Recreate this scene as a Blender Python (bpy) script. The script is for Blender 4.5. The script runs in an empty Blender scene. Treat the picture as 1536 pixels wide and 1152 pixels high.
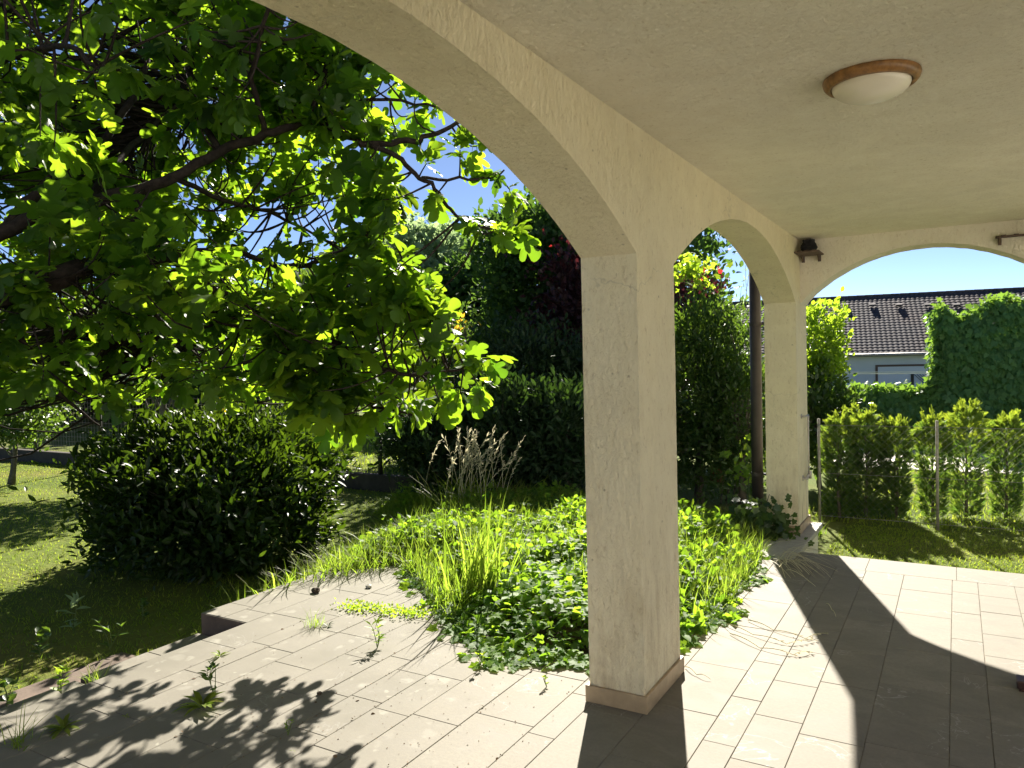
import bpy, bmesh, math, random
import numpy as np
from mathutils import Matrix, Vector

random.seed(7)
rng = np.random.default_rng(11)
SC = bpy.context.scene
COL = SC.collection
rad = math.radians

# ------------------------------------------------------------------ camera
F, CX, CY, W0, H0 = 1142.956, 768.0, 576.0, 1536, 1152
R = np.array([[0.86363, -0.00562, -0.50409], [0.50358, -0.03657, 0.86317], [-0.02328, -0.99932, -0.02875]])
def _ortho(M):
    x = M[:, 0] / np.linalg.norm(M[:, 0])
    z = M[:, 2] - x * (M[:, 2] @ x); z /= np.linalg.norm(z)
    y = np.cross(z, x)
    return np.stack([x, y, z], 1)
R = _ortho(R)
EYE = np.array([0, 0, 1.6])
def at(px, py, d):
    return EYE + R @ np.array([(px - CX) / F * d, (py - CY) / F * d, d])
def onz(px, py, z):
    r = R @ np.array([(px - CX) / F, (py - CY) / F, 1.0])
    return EYE + r * ((z - 1.6) / r[2])
def pix(P):
    c = (np.asarray(P, float) - EYE) @ R
    return c[..., 0] / c[..., 2] * F + CX, c[..., 1] / c[..., 2] * F + CY, c[..., 2]

cam = bpy.data.cameras.new('camera')
cam.sensor_width = 36.0
cam.lens = F / W0 * 36.0
cam.clip_start = 0.05
cam.clip_end = 3000
co = bpy.data.objects.new('camera', cam)
COL.objects.link(co)
M = Matrix.Identity(4)
for i in range(3):
    M[i][0] = R[i, 0]; M[i][1] = -R[i, 1]; M[i][2] = -R[i, 2]; M[i][3] = EYE[i]
co.matrix_world = M
SC.camera = co

# ------------------------------------------------------------------ light
SUN_AZ, SUN_EL = rad(-19.5), rad(34.8)
w = bpy.data.worlds.new('World'); SC.world = w; w.use_nodes = True
wn = w.node_tree.nodes; wl = w.node_tree.links
bg = wn['Background']
sky = wn.new('ShaderNodeTexSky'); sky.sky_type = 'NISHITA'; sky.sun_disc = False
sky.sun_elevation = SUN_EL; sky.sun_rotation = SUN_AZ
sky.air_density = 0.36; sky.dust_density = 0.05; sky.ozone_density = 1.4
wl.new(sky.outputs[0], bg.inputs[0]); bg.inputs[1].default_value = 0.05
sl = bpy.data.lights.new('sun', 'SUN'); sl.energy = 4.8; sl.angle = rad(0.55); sl.color = (1.0, 0.93, 0.82)
so = bpy.data.objects.new('sun', sl); COL.objects.link(so)
sd = Vector((math.sin(SUN_AZ) * math.cos(SUN_EL), math.cos(SUN_AZ) * math.cos(SUN_EL), math.sin(SUN_EL)))
so.rotation_euler = sd.to_track_quat('Z', 'Y').to_euler()
so.location = (0, 0, 12)

# ------------------------------------------------------------------ materials
def mat(name):
    m = bpy.data.materials.new(name); m.use_nodes = True
    nt = m.node_tree
    return m, nt, nt.nodes, nt.links, nt.nodes['Principled BSDF']
def nd(n, t, **kw):
    x = n.new(t)
    for k, v in kw.items():
        setattr(x, k, v)
    return x
def noise(n, l, scale, detail=4, rough=0.6, vec=None, dist=0.0):
    x = n.new('ShaderNodeTexNoise'); x.inputs['Scale'].default_value = scale
    x.inputs['Detail'].default_value = detail; x.inputs['Roughness'].default_value = rough
    x.inputs['Distortion'].default_value = dist
    if vec is not None: l.new(vec, x.inputs['Vector'])
    return x
def ramp(n, l, src, stops, interp='LINEAR'):
    x = n.new('ShaderNodeValToRGB'); e = x.color_ramp.elements
    x.color_ramp.interpolation = interp
    while len(e) < len(stops): e.new(0.5)
    for k, (p, c) in enumerate(stops):
        e[k].position = p
        e[k].color = (c, c, c, 1) if not isinstance(c, tuple) else (*c, 1)
    l.new(src, x.inputs[0])
    return x
def mix(n, l, fac, a, b, mode='MIX'):
    x = n.new('ShaderNodeMix'); x.data_type = 'RGBA'; x.blend_type = mode
    for sock, v in ((x.inputs[0], fac), (x.inputs[6], a), (x.inputs[7], b)):
        if isinstance(v, (int, float)): sock.default_value = v
        elif isinstance(v, tuple): sock.default_value = (*v, 1)
        else: l.new(v, sock)
    return x.outputs[2]
def mapping(n, l, src, scale):
    x = n.new('ShaderNodeMapping'); x.inputs['Scale'].default_value = scale
    l.new(src, x.inputs['Vector']); return x.outputs[0]
def bump(n, l, h, strength, dist, p, prev=None):
    b = n.new('ShaderNodeBump'); b.inputs['Strength'].default_value = strength; b.inputs['Distance'].default_value = dist
    l.new(h, b.inputs['Height'])
    if prev is not None: l.new(prev, b.inputs['Normal'])
    l.new(b.outputs[0], p.inputs['Normal']); return b.outputs[0]
def simple(name, col, rough=0.6, metal=0.0, spec=0.4, var=0.0, sc=8.0, bmp=0.0):
    m, nt, n, l, p = mat(name)
    p.inputs['Roughness'].default_value = rough; p.inputs['Metallic'].default_value = metal
    p.inputs['Specular IOR Level'].default_value = spec
    p.inputs['Base Color'].default_value = (*col, 1)
    if var or bmp:
        tc = n.new('ShaderNodeTexCoord'); t = noise(n, l, sc, 6, 0.65, tc.outputs['Object'])
        d = tuple(max(0, c * (1 - var)) for c in col); u = tuple(min(1, c * (1 + var)) for c in col)
        r = ramp(n, l, t.outputs[0], [(0.3, d), (0.7, u)])
        l.new(r.outputs[0], p.inputs['Base Color'])
        if bmp: bump(n, l, t.outputs[0], bmp, 0.01, p)
    return m

def plaster(name, base, dirt=True):
    m, nt, n, l, p = mat(name)
    tc = n.new('ShaderNodeTexCoord'); ob = tc.outputs['Object']
    big = noise(n, l, 1.3, 5, 0.6, ob)
    med = noise(n, l, 9, 6, 0.7, mapping(n, l, ob, (1, 1, 0.6)))
    fine = noise(n, l, 170, 4, 0.7, ob)
    grain = noise(n, l, 48, 5, 0.75, mapping(n, l, ob, (1, 1, 0.45)), 0.6)
    lo = tuple(c * 0.90 for c in base); hi = tuple(min(1, c * 1.05) for c in base)
    c0 = ramp(n, l, big.outputs[0], [(0.3, lo), (0.7, hi)]).outputs[0]
    c1 = mix(n, l, ramp(n, l, med.outputs[0], [(0.35, 0.0), (0.75, 0.50)]).outputs[0], c0, tuple(c * f for c, f in zip(base, (0.84, 0.80, 0.72))))
    # pits between the trowel marks: darker in colour
    pit = ramp(n, l, grain.outputs[0], [(0.30, 0.62), (0.44, 0.0)]).outputs[0]
    c2 = mix(n, l, pit, c1, tuple(c * f for c, f in zip(base, (0.55, 0.47, 0.36))))
    if dirt:
        sep = n.new('ShaderNodeSeparateXYZ'); l.new(ob, sep.inputs[0])
        mr = n.new('ShaderNodeMapRange'); mr.inputs[1].default_value = 0.95; mr.inputs[2].default_value = 0.05
        l.new(sep.outputs['Z'], mr.inputs[0])
        st = noise(n, l, 14, 6, 0.7, mapping(n, l, ob, (1, 1, 0.22)))
        mm = n.new('ShaderNodeMath'); mm.operation = 'MULTIPLY'
        l.new(mr.outputs[0], mm.inputs[0]); l.new(ramp(n, l, st.outputs[0], [(0.45, 0.0), (0.72, 0.65)]).outputs[0], mm.inputs[1])
        c2 = mix(n, l, mm.outputs[0], c2, (0.33, 0.22, 0.11))
        # small dark specks and chips
        vo = n.new('ShaderNodeTexVoronoi'); vo.inputs['Scale'].default_value = 9; l.new(ob, vo.inputs['Vector'])
        sp = ramp(n, l, vo.outputs['Distance'], [(0.035, 0.55), (0.07, 0.0)]).outputs[0]
        c2 = mix(n, l, sp, c2, (0.2, 0.15, 0.09))
    # hairline cracks where the noise mask allows them, and pale repair patches
    wv = n.new('ShaderNodeVectorMath'); wv.operation = 'MULTIPLY_ADD'
    l.new(noise(n, l, 3.5, 4, 0.65, ob).outputs['Color'], wv.inputs[0]); wv.inputs[1].default_value = (0.35, 0.35, 0.35); l.new(ob, wv.inputs[2])
    ve = n.new('ShaderNodeTexVoronoi'); ve.feature = 'DISTANCE_TO_EDGE'; ve.inputs['Scale'].default_value = 0.9; l.new(wv.outputs[0], ve.inputs['Vector'])
    cm = n.new('ShaderNodeMath'); cm.operation = 'MULTIPLY'
    l.new(ramp(n, l, ve.outputs['Distance'], [(0.0, 0.4 if dirt else 0.0), (0.005, 0.0)]).outputs[0], cm.inputs[0])
    l.new(ramp(n, l, noise(n, l, 1.1, 2, 0.5, ob).outputs[0], [(0.50, 0.0), (0.58, 1.0)]).outputs[0], cm.inputs[1])
    c2 = mix(n, l, cm.outputs[0], c2, tuple(c * 0.42 for c in base))
    pa = noise(n, l, 2.3, 3, 0.5, ob, 1.5)
    c2 = mix(n, l, ramp(n, l, pa.outputs[0], [(0.56, 0.0), (0.62, 0.35)]).outputs[0], c2, tuple(min(1, c * f) for c, f in zip(base, (1.03, 1.03, 1.02))))
    l.new(c2, p.inputs['Base Color'])
    p.inputs['Roughness'].default_value = 0.9; p.inputs['Specular IOR Level'].default_value = 0.2
    b1 = bump(n, l, med.outputs[0], 0.6, 0.03, p)
    b2 = bump(n, l, grain.outputs[0], 1.0, 0.016, p, b1)
    bump(n, l, fine.outputs[0], 0.4, 0.003, p, b2)
    return m

M_WALL = plaster('cream_render', (0.85, 0.765, 0.55))
M_FRONT = plaster('pale_render', (0.84, 0.79, 0.66), False)
M_CEIL = plaster('ceiling_render', (0.89, 0.84, 0.69), False)
M_HOUSE = plaster('house_render', (0.88, 0.86, 0.80), False)

def m_tile():
    m, nt, n, l, p = mat('stone_tile')
    tc = n.new('ShaderNodeTexCoord'); ob = tc.outputs['Object']
    at_ = n.new('ShaderNodeAttribute'); at_.attribute_name = 'rnd'
    sep = n.new('ShaderNodeSeparateXYZ'); l.new(ob, sep.inputs[0])
    # each tile shifts the cloudiness
    cb = n.new('ShaderNodeCombineXYZ'); l.new(at_.outputs['Fac'], cb.inputs[2])
    ad = n.new('ShaderNodeVectorMath'); ad.operation = 'MULTIPLY_ADD'
    l.new(cb.outputs[0], ad.inputs[0]); ad.inputs[1].default_value = (0, 0, 9); l.new(ob, ad.inputs[2])
    cl = noise(n, l, 3.2, 6, 0.65, mapping(n, l, ad.outputs[0], (1, 1.6, 1)), 0.8)
    fine = noise(n, l, 60, 5, 0.7, ob)
    base = ramp(n, l, cl.outputs[0], [(0.28, (0.172, 0.157, 0.126)), (0.5, (0.226, 0.209, 0.171)), (0.72, (0.276, 0.258, 0.216))]).outputs[0]
    c = mix(n, l, ramp(n, l, at_.outputs['Fac'], [(0.0, 0.0), (1.0, 0.34)]).outputs[0], base, (0.175, 0.162, 0.133))
    c = mix(n, l, ramp(n, l, fine.outputs[0], [(0.36, 0.30), (0.6, 0.0)]).outputs[0], c, (0.15, 0.136, 0.112))
    # pale veins
    vn = noise(n, l, 2.6, 5, 0.55, ad.outputs[0], 1.2)
    ab = n.new('ShaderNodeMath'); ab.operation = 'SUBTRACT'; l.new(vn.outputs[0], ab.inputs[0]); ab.inputs[1].default_value = 0.5
    a2 = n.new('ShaderNodeMath'); a2.operation = 'ABSOLUTE'; l.new(ab.outputs[0], a2.inputs[0])
    vmask = noise(n, l, 1.9, 2, 0.5, ad.outputs[0])
    v1 = ramp(n, l, a2.outputs[0], [(0.0, 0.6), (0.007, 0.0)]).outputs[0]
    v2 = ramp(n, l, vmask.outputs[0], [(0.52, 0.0), (0.60, 1.0)]).outputs[0]
    vm = n.new('ShaderNodeMath'); vm.operation = 'MULTIPLY'; l.new(v1, vm.inputs[0]); l.new(v2, vm.inputs[1])
    c = mix(n, l, vm.outputs[0], c, (0.42, 0.41, 0.39))
    # the uncovered part outside the arcade is weathered: lichen rings, grey film
    out = n.new('ShaderNodeMapRange'); out.inputs[1].default_value = -1.55; out.inputs[2].default_value = -2.3
    l.new(sep.outputs['X'], out.inputs[0])
    wob = noise(n, l, 2.2, 3, 0.6, ob)
    wv = n.new('ShaderNodeVectorMath'); wv.operation = 'MULTIPLY_ADD'
    l.new(noise(n, l, 7, 3, 0.6, ob).outputs['Color'], wv.inputs[0]); wv.inputs[1].default_value = (0.17, 0.17, 0.0); l.new(ob, wv.inputs[2])
    c_w = mix(n, l, ramp(n, l, wob.outputs[0], [(0.3, 0.30), (0.7, 0.95)]).outputs[0], c, (0.15, 0.14, 0.112))
    for scl, th, col in ((6.0, 0.21, (0.29, 0.28, 0.235)), (9.5, 0.22, (0.27, 0.26, 0.22)), (15.0, 0.22, (0.30, 0.29, 0.24))):
        vo = n.new('ShaderNodeTexVoronoi'); vo.inputs['Scale'].default_value = scl; vo.inputs['Randomness'].default_value = 1.0
        l.new(wv.outputs[0], vo.inputs['Vector'])
        s = ramp(n, l, vo.outputs['Distance'], [(th * 0.55, 0.5), (th + 0.08, 0.0)]).outputs[0]
        pick = n.new('ShaderNodeSeparateColor'); l.new(vo.outputs['Color'], pick.inputs[0])
        pk = ramp(n, l, pick.outputs[0], [(0.62, 0.0), (0.9, 1.0)]).outputs[0]
        mm = n.new('ShaderNodeMath'); mm.operation = 'MULTIPLY'; l.new(s, mm.inputs[0]); l.new(pk, mm.inputs[1])
        c_w = mix(n, l, mm.outputs[0], c_w, col)
    c = mix(n, l, out.outputs[0], c, c_w)
    l.new(c, p.inputs['Base Color'])
    l.new(ramp(n, l, cl.outputs[0], [(0.3, 0.66), (0.7, 0.82)]).outputs[0], p.inputs['Roughness'])
    p.inputs['Specular IOR Level'].default_value = 0.16
    bump(n, l, fine.outputs[0], 0.25, 0.003, p)
    return m
M_TILE = m_tile()
M_GROUT = simple('grout', (0.16, 0.135, 0.105), 0.95, var=0.4, sc=20)
M_EDGE = simple('slab_edge', (0.11, 0.08, 0.06), 0.9, var=0.35, sc=9, bmp=0.5)  # shadow on the risers is put into this dark brown
M_PLINTH = simple('plinth_tile', (0.36, 0.27, 0.165), 0.5, var=0.28, sc=7, bmp=0.15)
M_COPE = simple('coping_stone', (0.38, 0.36, 0.31), 0.7, var=0.12, sc=14, bmp=0.2)
M_WOOD = simple('varnished_wood', (0.25, 0.125, 0.042), 0.35, var=0.45, sc=30)
M_GLASS = simple('opal_glass', (0.78, 0.72, 0.60), 0.25, spec=0.5)
M_SHELF = simple('old_board', (0.105, 0.072, 0.058), 0.85, var=0.4, sc=25, bmp=0.5)
M_NEST = simple('dried_mud', (0.018, 0.018, 0.022), 0.95, var=0.5, sc=40, bmp=0.9)
M_PIPE = simple('dark_pipe', (0.040, 0.033, 0.031), 0.5, var=0.3, sc=5)
M_STEEL = simple('grey_paint_metal', (0.42, 0.40, 0.38), 0.5, 0.3, var=0.2, sc=20)
M_WHITEPIPE = simple('white_pipe', (0.50, 0.47, 0.42), 0.5, var=0.1)
M_BARK = simple('bark', (0.028, 0.022, 0.019), 0.95, spec=0.1, var=0.5, sc=22, bmp=0.9)
M_BARKG = simple('grey_bark', (0.11, 0.095, 0.075), 0.95, var=0.4, sc=26, bmp=0.8)
M_STEM = simple('green_stem', (0.10, 0.14, 0.035), 0.7)
M_STRAW = simple('straw_stem', (0.50, 0.46, 0.29), 0.8, var=0.2)
M_SOIL = simple('soil', (0.050, 0.036, 0.024), 1.0, var=0.5, sc=30, bmp=1.0)
M_FENCEWALL = simple('fence_base_concrete', (0.055, 0.045, 0.036), 0.95, var=0.35, sc=6, bmp=0.4)  # shade on the fence base is put into this near-black colour
M_WIRE = simple('fence_wire', (0.10, 0.10, 0.09), 0.6, 0.4)
M_WIREG = simple('galvanised_wire', (0.22, 0.22, 0.20), 0.5, 0.5)
M_POST = simple('fence_post_paint', (0.26, 0.25, 0.21), 0.8, var=0.3, sc=25)
M_POSTD = simple('dark_post', (0.05, 0.045, 0.035), 0.8, var=0.3, sc=25)
M_DARKWOOD = simple('dark_wood', (0.05, 0.026, 0.022), 0.5, var=0.3, sc=25)
M_CLAY = simple('terracotta', (0.22, 0.085, 0.045), 0.9, var=0.25, sc=15)
M_GREENBIN = simple('green_plastic', (0.012, 0.07, 0.045), 0.5)

def leafmat(name, top, top2, trans, trans2, t=0.5, rough=0.42, spec=0.35):
    m, nt, n, l, p = mat(name)
    a = n.new('ShaderNodeAttribute'); a.attribute_name = 'rnd'
    c = ramp(n, l, a.outputs['Fac'], [(0.0, top), (1.0, top2)]).outputs[0]
    ct = ramp(n, l, a.outputs['Fac'], [(0.0, trans), (1.0, trans2)]).outputs[0]
    l.new(c, p.inputs['Base Color']); p.inputs['Roughness'].default_value = rough
    p.inputs['Specular IOR Level'].default_value = spec
    tr = n.new('ShaderNodeBsdfTranslucent'); l.new(ct, tr.inputs['Color'])
    mx = n.new('ShaderNodeMixShader'); mx.inputs[0].default_value = t
    l.new(p.outputs[0], mx.inputs[1]); l.new(tr.outputs[0], mx.inputs[2])
    l.new(mx.outputs[0], n['Material Output'].inputs['Surface'])
    return m
L_FIG = leafmat('fig_leaf', (0.012, 0.034, 0.008), (0.032, 0.072, 0.014), (0.11, 0.25, 0.010), (0.46, 0.68, 0.026), 0.52, 0.45, 0.3)
L_LAUREL = leafmat('laurel_leaf', (0.008, 0.020, 0.006), (0.020, 0.042, 0.009), (0.05, 0.12, 0.006), (0.22, 0.36, 0.015), 0.20, 0.45, 0.25)
L_HEDGE = leafmat('hedge_leaf', (0.024, 0.055, 0.016), (0.055, 0.095, 0.026), (0.10, 0.20, 0.016), (0.24, 0.38, 0.03), 0.38, 0.4, 0.4)
L_MAPLE = leafmat('broad_leaf', (0.020, 0.052, 0.018), (0.042, 0.085, 0.026), (0.08, 0.19, 0.02), (0.20, 0.34, 0.04), 0.36, 0.5, 0.25)
L_PURPLE = leafmat('purple_leaf', (0.022, 0.012, 0.016), (0.045, 0.02, 0.024), (0.07, 0.012, 0.02), (0.12, 0.02, 0.02), 0.35, 0.5)
L_RED = leafmat('red_leaf', (0.20, 0.02, 0.02), (0.28, 0.03, 0.03), (0.50, 0.02, 0.02), (0.62, 0.05, 0.04), 0.5, 0.5)
L_OLEAN = leafmat('lance_leaf', (0.020, 0.044, 0.022), (0.040, 0.072, 0.030), (0.04, 0.10, 0.012), (0.10, 0.19, 0.02), 0.20, 0.5, 0.2)
L_PALE = leafmat('pale_leaf', (0.17, 0.25, 0.15), (0.26, 0.33, 0.20), (0.30, 0.44, 0.17), (0.44, 0.56, 0.25), 0.5, 0.7, 0.15)
L_LIME = leafmat('lime_leaf', (0.08, 0.16, 0.02), (0.14, 0.21, 0.03), (0.33, 0.52, 0.025), (0.52, 0.68, 0.04), 0.55, 0.5)
L_YELLOW = leafmat('yellow_leaf', (0.40, 0.33, 0.03), (0.50, 0.36, 0.03), (0.80, 0.60, 0.03), (0.85, 0.45, 0.04), 0.55, 0.5)
L_IVY = leafmat('ivy_leaf', (0.055, 0.12, 0.026), (0.12, 0.20, 0.036), (0.22, 0.42, 0.02), (0.44, 0.64, 0.035), 0.52, 0.55, 0.14)
L_GRASS = leafmat('grass_blade', (0.09, 0.072, 0.011), (0.17, 0.23, 0.045), (0.26, 0.46, 0.025), (0.46, 0.60, 0.06), 0.50, 0.5, 0.2)
L_LAWN = leafmat('lawn_blade', (0.09, 0.17, 0.018), (0.21, 0.25, 0.040), (0.30, 0.48, 0.028), (0.52, 0.58, 0.06), 0.50, 0.7, 0.06)
L_DRY = leafmat('dry_grass', (0.46, 0.42, 0.28), (0.62, 0.58, 0.42), (0.55, 0.50, 0.30), (0.72, 0.68, 0.45), 0.45, 0.6)
L_THUJA = leafmat('thuja_spray', (0.045, 0.095, 0.032), (0.095, 0.150, 0.036), (0.15, 0.29, 0.035), (0.44, 0.54, 0.035), 0.42, 0.6, 0.15)
L_CREEPER = leafmat('creeper_leaf', (0.055, 0.150, 0.055), (0.100, 0.215, 0.070), (0.12, 0.26, 0.03), (0.26, 0.42, 0.04), 0.42, 0.45)
L_FAR = leafmat('far_leaf', (0.028, 0.060, 0.020), (0.055, 0.095, 0.028), (0.10, 0.19, 0.02), (0.18, 0.28, 0.03), 0.4, 0.6)
L_DEAD = leafmat('dead_leaf', (0.09, 0.055, 0.03), (0.20, 0.13, 0.07), (0.1, 0.06, 0.03), (0.2, 0.12, 0.06), 0.15, 0.8)

# ------------------------------------------------------------------ object helpers
def tag(o, label=None, cat=None, group=None, kind=None):
    if label: o['label'] = label
    if cat: o['category'] = cat
    if group: o['group'] = group
    if kind: o['kind'] = kind
    return o
def empty(name, loc=(0, 0, 0)):
    o = bpy.data.objects.new(name, None); o.location = loc; o.empty_display_size = 0.2
    COL.objects.link(o); return o
def link(name, me, m, parent=None):
    o = bpy.data.objects.new(name, me)
    if m is not None and not me.materials: me.materials.append(m)
    COL.objects.link(o)
    if parent is not None:
        o.parent = parent; o.location = Vector((0, 0, 0)) - parent.location
    return o
class MB:
    def __init__(s): s.v = []; s.f = []
    def add(s, vs, fs):
        b = len(s.v); s.v += [tuple(map(float, x)) for x in vs]; s.f += [tuple(i + b for i in q) for q in fs]
    def box(s, x0, x1, y0, y1, z0, z1):
        s.add([(x0, y0, z0), (x1, y0, z0), (x1, y1, z0), (x0, y1, z0), (x0, y0, z1), (x1, y0, z1), (x1, y1, z1), (x0, y1, z1)],
              [(0, 3, 2, 1), (4, 5, 6, 7), (0, 1, 5, 4), (1, 2, 6, 5), (2, 3, 7, 6), (3, 0, 4, 7)])
    def tube(s, pts, rads, n=8, cap=True):
        pts = [np.asarray(p, float) for p in pts]
        if isinstance(rads, (int, float)): rads = [rads] * len(pts)
        b = len(s.v); up = None
        for i, p in enumerate(pts):
            t = pts[min(i + 1, len(pts) - 1)] - pts[max(i - 1, 0)]; t = t / (np.linalg.norm(t) + 1e-9)
            if up is None:
                up = np.array([0, 0, 1.0]) if abs(t[2]) < 0.9 else np.array([1.0, 0, 0])
            a = np.cross(t, up); a /= np.linalg.norm(a) + 1e-9
            up = np.cross(a, t)
            for k in range(n):
                th = 2 * math.pi * k / n
                s.v.append(tuple(p + rads[i] * (a * math.cos(th) + up * math.sin(th))))
        for i in range(len(pts) - 1):
            for k in range(n):
                s.f.append((b + i * n + k, b + i * n + (k + 1) % n, b + (i + 1) * n + (k + 1) % n, b + (i + 1) * n + k))
        if cap:
            s.f.append(tuple(b + k for k in range(n))[::-1]); e = b + (len(pts) - 1) * n
            s.f.append(tuple(e + k for k in range(n)))
    def lathe(s, prof, c, n=32):
        b = len(s.v); k = len(prof)
        for i in range(n):
            th = 2 * math.pi * i / n
            for r, z in prof: s.v.append((c[0] + r * math.cos(th), c[1] + r * math.sin(th), c[2] + z))
        for i in range(n):
            for j in range(k - 1):
                i2 = (i + 1) % n
                s.f.append((b + i * k + j, b + i2 * k + j, b + i2 * k + j + 1, b + i * k + j + 1))
    def build(s, name, m, parent=None, smooth=False, bevel=0.0, seg=2):
        me = bpy.data.meshes.new(name); me.from_pydata(s.v, [], s.f); me.update()
        if smooth: me.polygons.foreach_set('use_smooth', [True] * len(me.polygons))
        o = link(name, me, m, parent)
        if bevel:
            b = o.modifiers.new('bevel', 'BEVEL'); b.width = bevel; b.segments = seg; b.limit_method = 'ANGLE'; b.angle_limit = rad(38)
            b.use_clamp_overlap = True
        return o
def np_mesh(name, V, tris, rnd=None, smooth=True):
    """V (n,3) float, tris (m,3) int, rnd (m,) per face."""
    me = bpy.data.meshes.new(name)
    me.vertices.add(len(V)); me.vertices.foreach_set('co', np.ascontiguousarray(V, np.float32).ravel())
    m = len(tris)
    me.loops.add(m * 3); me.loops.foreach_set('vertex_index', np.ascontiguousarray(tris, np.int32).ravel())
    me.polygons.add(m)
    me.polygons.foreach_set('loop_start', np.arange(0, m * 3, 3, dtype=np.int32))
    me.polygons.foreach_set('use_smooth', np.full(m, bool(smooth)))
    if rnd is not None:
        a = me.attributes.new('rnd', 'FLOAT', 'FACE'); a.data.foreach_set('value', np.ascontiguousarray(rnd, np.float32))
    me.update(); me.validate()
    return me

# ------------------------------------------------------------------ leaf templates: verts (x right, y tip, z normal), tris
def fan(outline, c, bend=0.22, droop=0.18, stalk=0.25, sw=0.012):
    pts = [(x, y) for x, y in outline]; pts += [(-x, y) for x, y in reversed(outline) if abs(x) > 1e-6]
    n = len(pts)
    z = lambda x, y: -bend * x * x * 1.6 - droop * max(0, y - 0.35) ** 2 + (0.035 if abs(x) > 0.12 else 0)
    v = [(c[0], c[1], z(*c) - 0.02)] + [(x, y, z(x, y)) for x, y in pts]
    t = [(0, 1 + i, 1 + (i + 1) % n) for i in range(n)]
    if stalk:
        b = len(v); v += [(-sw, 0.05, 0), (sw, 0.05, 0), (sw, -stalk, 0.03), (-sw, -stalk, 0.03)]
        t += [(b, b + 2, b + 1), (b, b + 3, b + 2)]
    return np.array(v, float), np.array(t)
T_FIG = fan([(0.03, 0.0), (0.17, -0.07), (0.29, 0.0), (0.34, 0.12), (0.29, 0.21), (0.17, 0.27), (0.30, 0.33), (0.43, 0.43), (0.485, 0.52), (0.47, 0.62), (0.39, 0.665), (0.29, 0.63), (0.155, 0.535), (0.20, 0.70), (0.235, 0.83), (0.20, 0.93), (0.11, 0.985), (0.0, 1.0)], (0, 0.36), 0.35, 0.35, 0.35, 0.014)
T_FIG2 = fan([(0.03, 0.0), (0.20, -0.05), (0.33, 0.06), (0.36, 0.20), (0.27, 0.33), (0.24, 0.40), (0.34, 0.52), (0.375, 0.61), (0.34, 0.69), (0.26, 0.69), (0.17, 0.63), (0.215, 0.76), (0.225, 0.86), (0.16, 0.95), (0.08, 0.99), (0.0, 1.0)], (0, 0.36), 0.5, 0.5, 0.35, 0.014)
T_IVY = fan([(0.02, 0.0), (0.26, -0.12), (0.42, 0.10), (0.30, 0.24), (0.50, 0.48), (0.26, 0.56), (0.12, 0.80), (0.0, 1.0)], (0, 0.28), 0.3, 0.3, 0, 0)
def simple_leaf(w, fold=0.12, droop=0.2):
    v = [(0, 0, 0), (-w, 0.35, fold * w * 4), (0, 0.35, 0), (w, 0.35, fold * w * 4), (-w * 0.85, 0.68, fold * w * 3 - droop * 0.12), (0, 0.68, -droop * 0.12), (w * 0.85, 0.68, fold * w * 3 - droop * 0.12), (0, 1, -droop * 0.35)]
    t = [(0, 3, 2), (0, 2, 1), (2, 3, 6), (2, 6, 5), (1, 2, 5), (1, 5, 4), (5, 6, 7), (4, 5, 7)]
    return np.array(v, float), np.array(t)
T_LAUREL = simple_leaf(0.17)
T_BROAD = simple_leaf(0.30, 0.08)
T_LANCE = simple_leaf(0.085)
def diamond(w):
    return np.array([(0, 0, 0), (w, 0.45, 0.06), (0, 1, -0.08), (-w, 0.45, 0.06)], float), np.array([(0, 1, 2), (0, 2, 3)])
T_SMALL = diamond(0.34)
def cluster3(w):
    """a small spray of three leaves, for crowns seen from far"""
    V = []; T = []
    for k, (a, s) in enumerate(((-0.75, 0.85), (0.05, 1.0), (0.8, 0.85))):
        v, t = diamond(w); v = v * s
        c, q = math.cos(a), math.sin(a)
        vv = np.stack([v[:, 0] * c + v[:, 1] * q, -v[:, 0] * q + v[:, 1] * c, v[:, 2] + 0.12 * (k - 1)], 1)
        T.append(t + 4 * k); V.append(vv)
    return np.concatenate(V), np.concatenate(T)
T_SPRAY = cluster3(0.30)
def blade_t(w, curve, n=3):
    v = []; t = []
    for i in range(n):
        s = i / n
        v += [(-w * (1 - s * 0.75), s * (1 - 0.25 * curve * s), -curve * s * s), (w * (1 - s * 0.75), s * (1 - 0.25 * curve * s), -curve * s * s)]
    v.append((0, 1 - 0.25 * curve, -curve)); k = 2 * n
    for i in range(n - 1):
        b = 2 * i; t += [(b, b + 1, b + 3), (b, b + 3, b + 2)]
    t.append((k - 2, k - 1, k))
    return np.array(v, float), np.array(t)
T_BLADE = blade_t(0.022, 0.45)
T_BLADE2 = blade_t(0.014, 0.25)
T_LAWN = blade_t(0.075, 0.3, 2)
def frond_t():
    V = [(-0.02, 0, 0), (0.02, 0, 0), (0, 1, -0.12)]; T = [(0, 1, 2)]
    for i in range(5):
        y = 0.16 + 0.15 * i; L = 0.36 * (1 - 0.13 * i)
        for s in (-1, 1):
            b = len(V)
            V += [(0, y - 0.035, 0), (s * L * 0.55, y + L * 0.30, -0.05), (s * L, y + L * 0.85, -0.10), (s * L * 0.35, y + L * 0.75, -0.02)]
            T += [(b, b + 1, b + 3), (b + 1, b + 2, b + 3)] if s > 0 else [(b, b + 3, b + 1), (b + 1, b + 3, b + 2)]
    return np.array(V, float), np.array(T)
T_FROND = frond_t()

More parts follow.
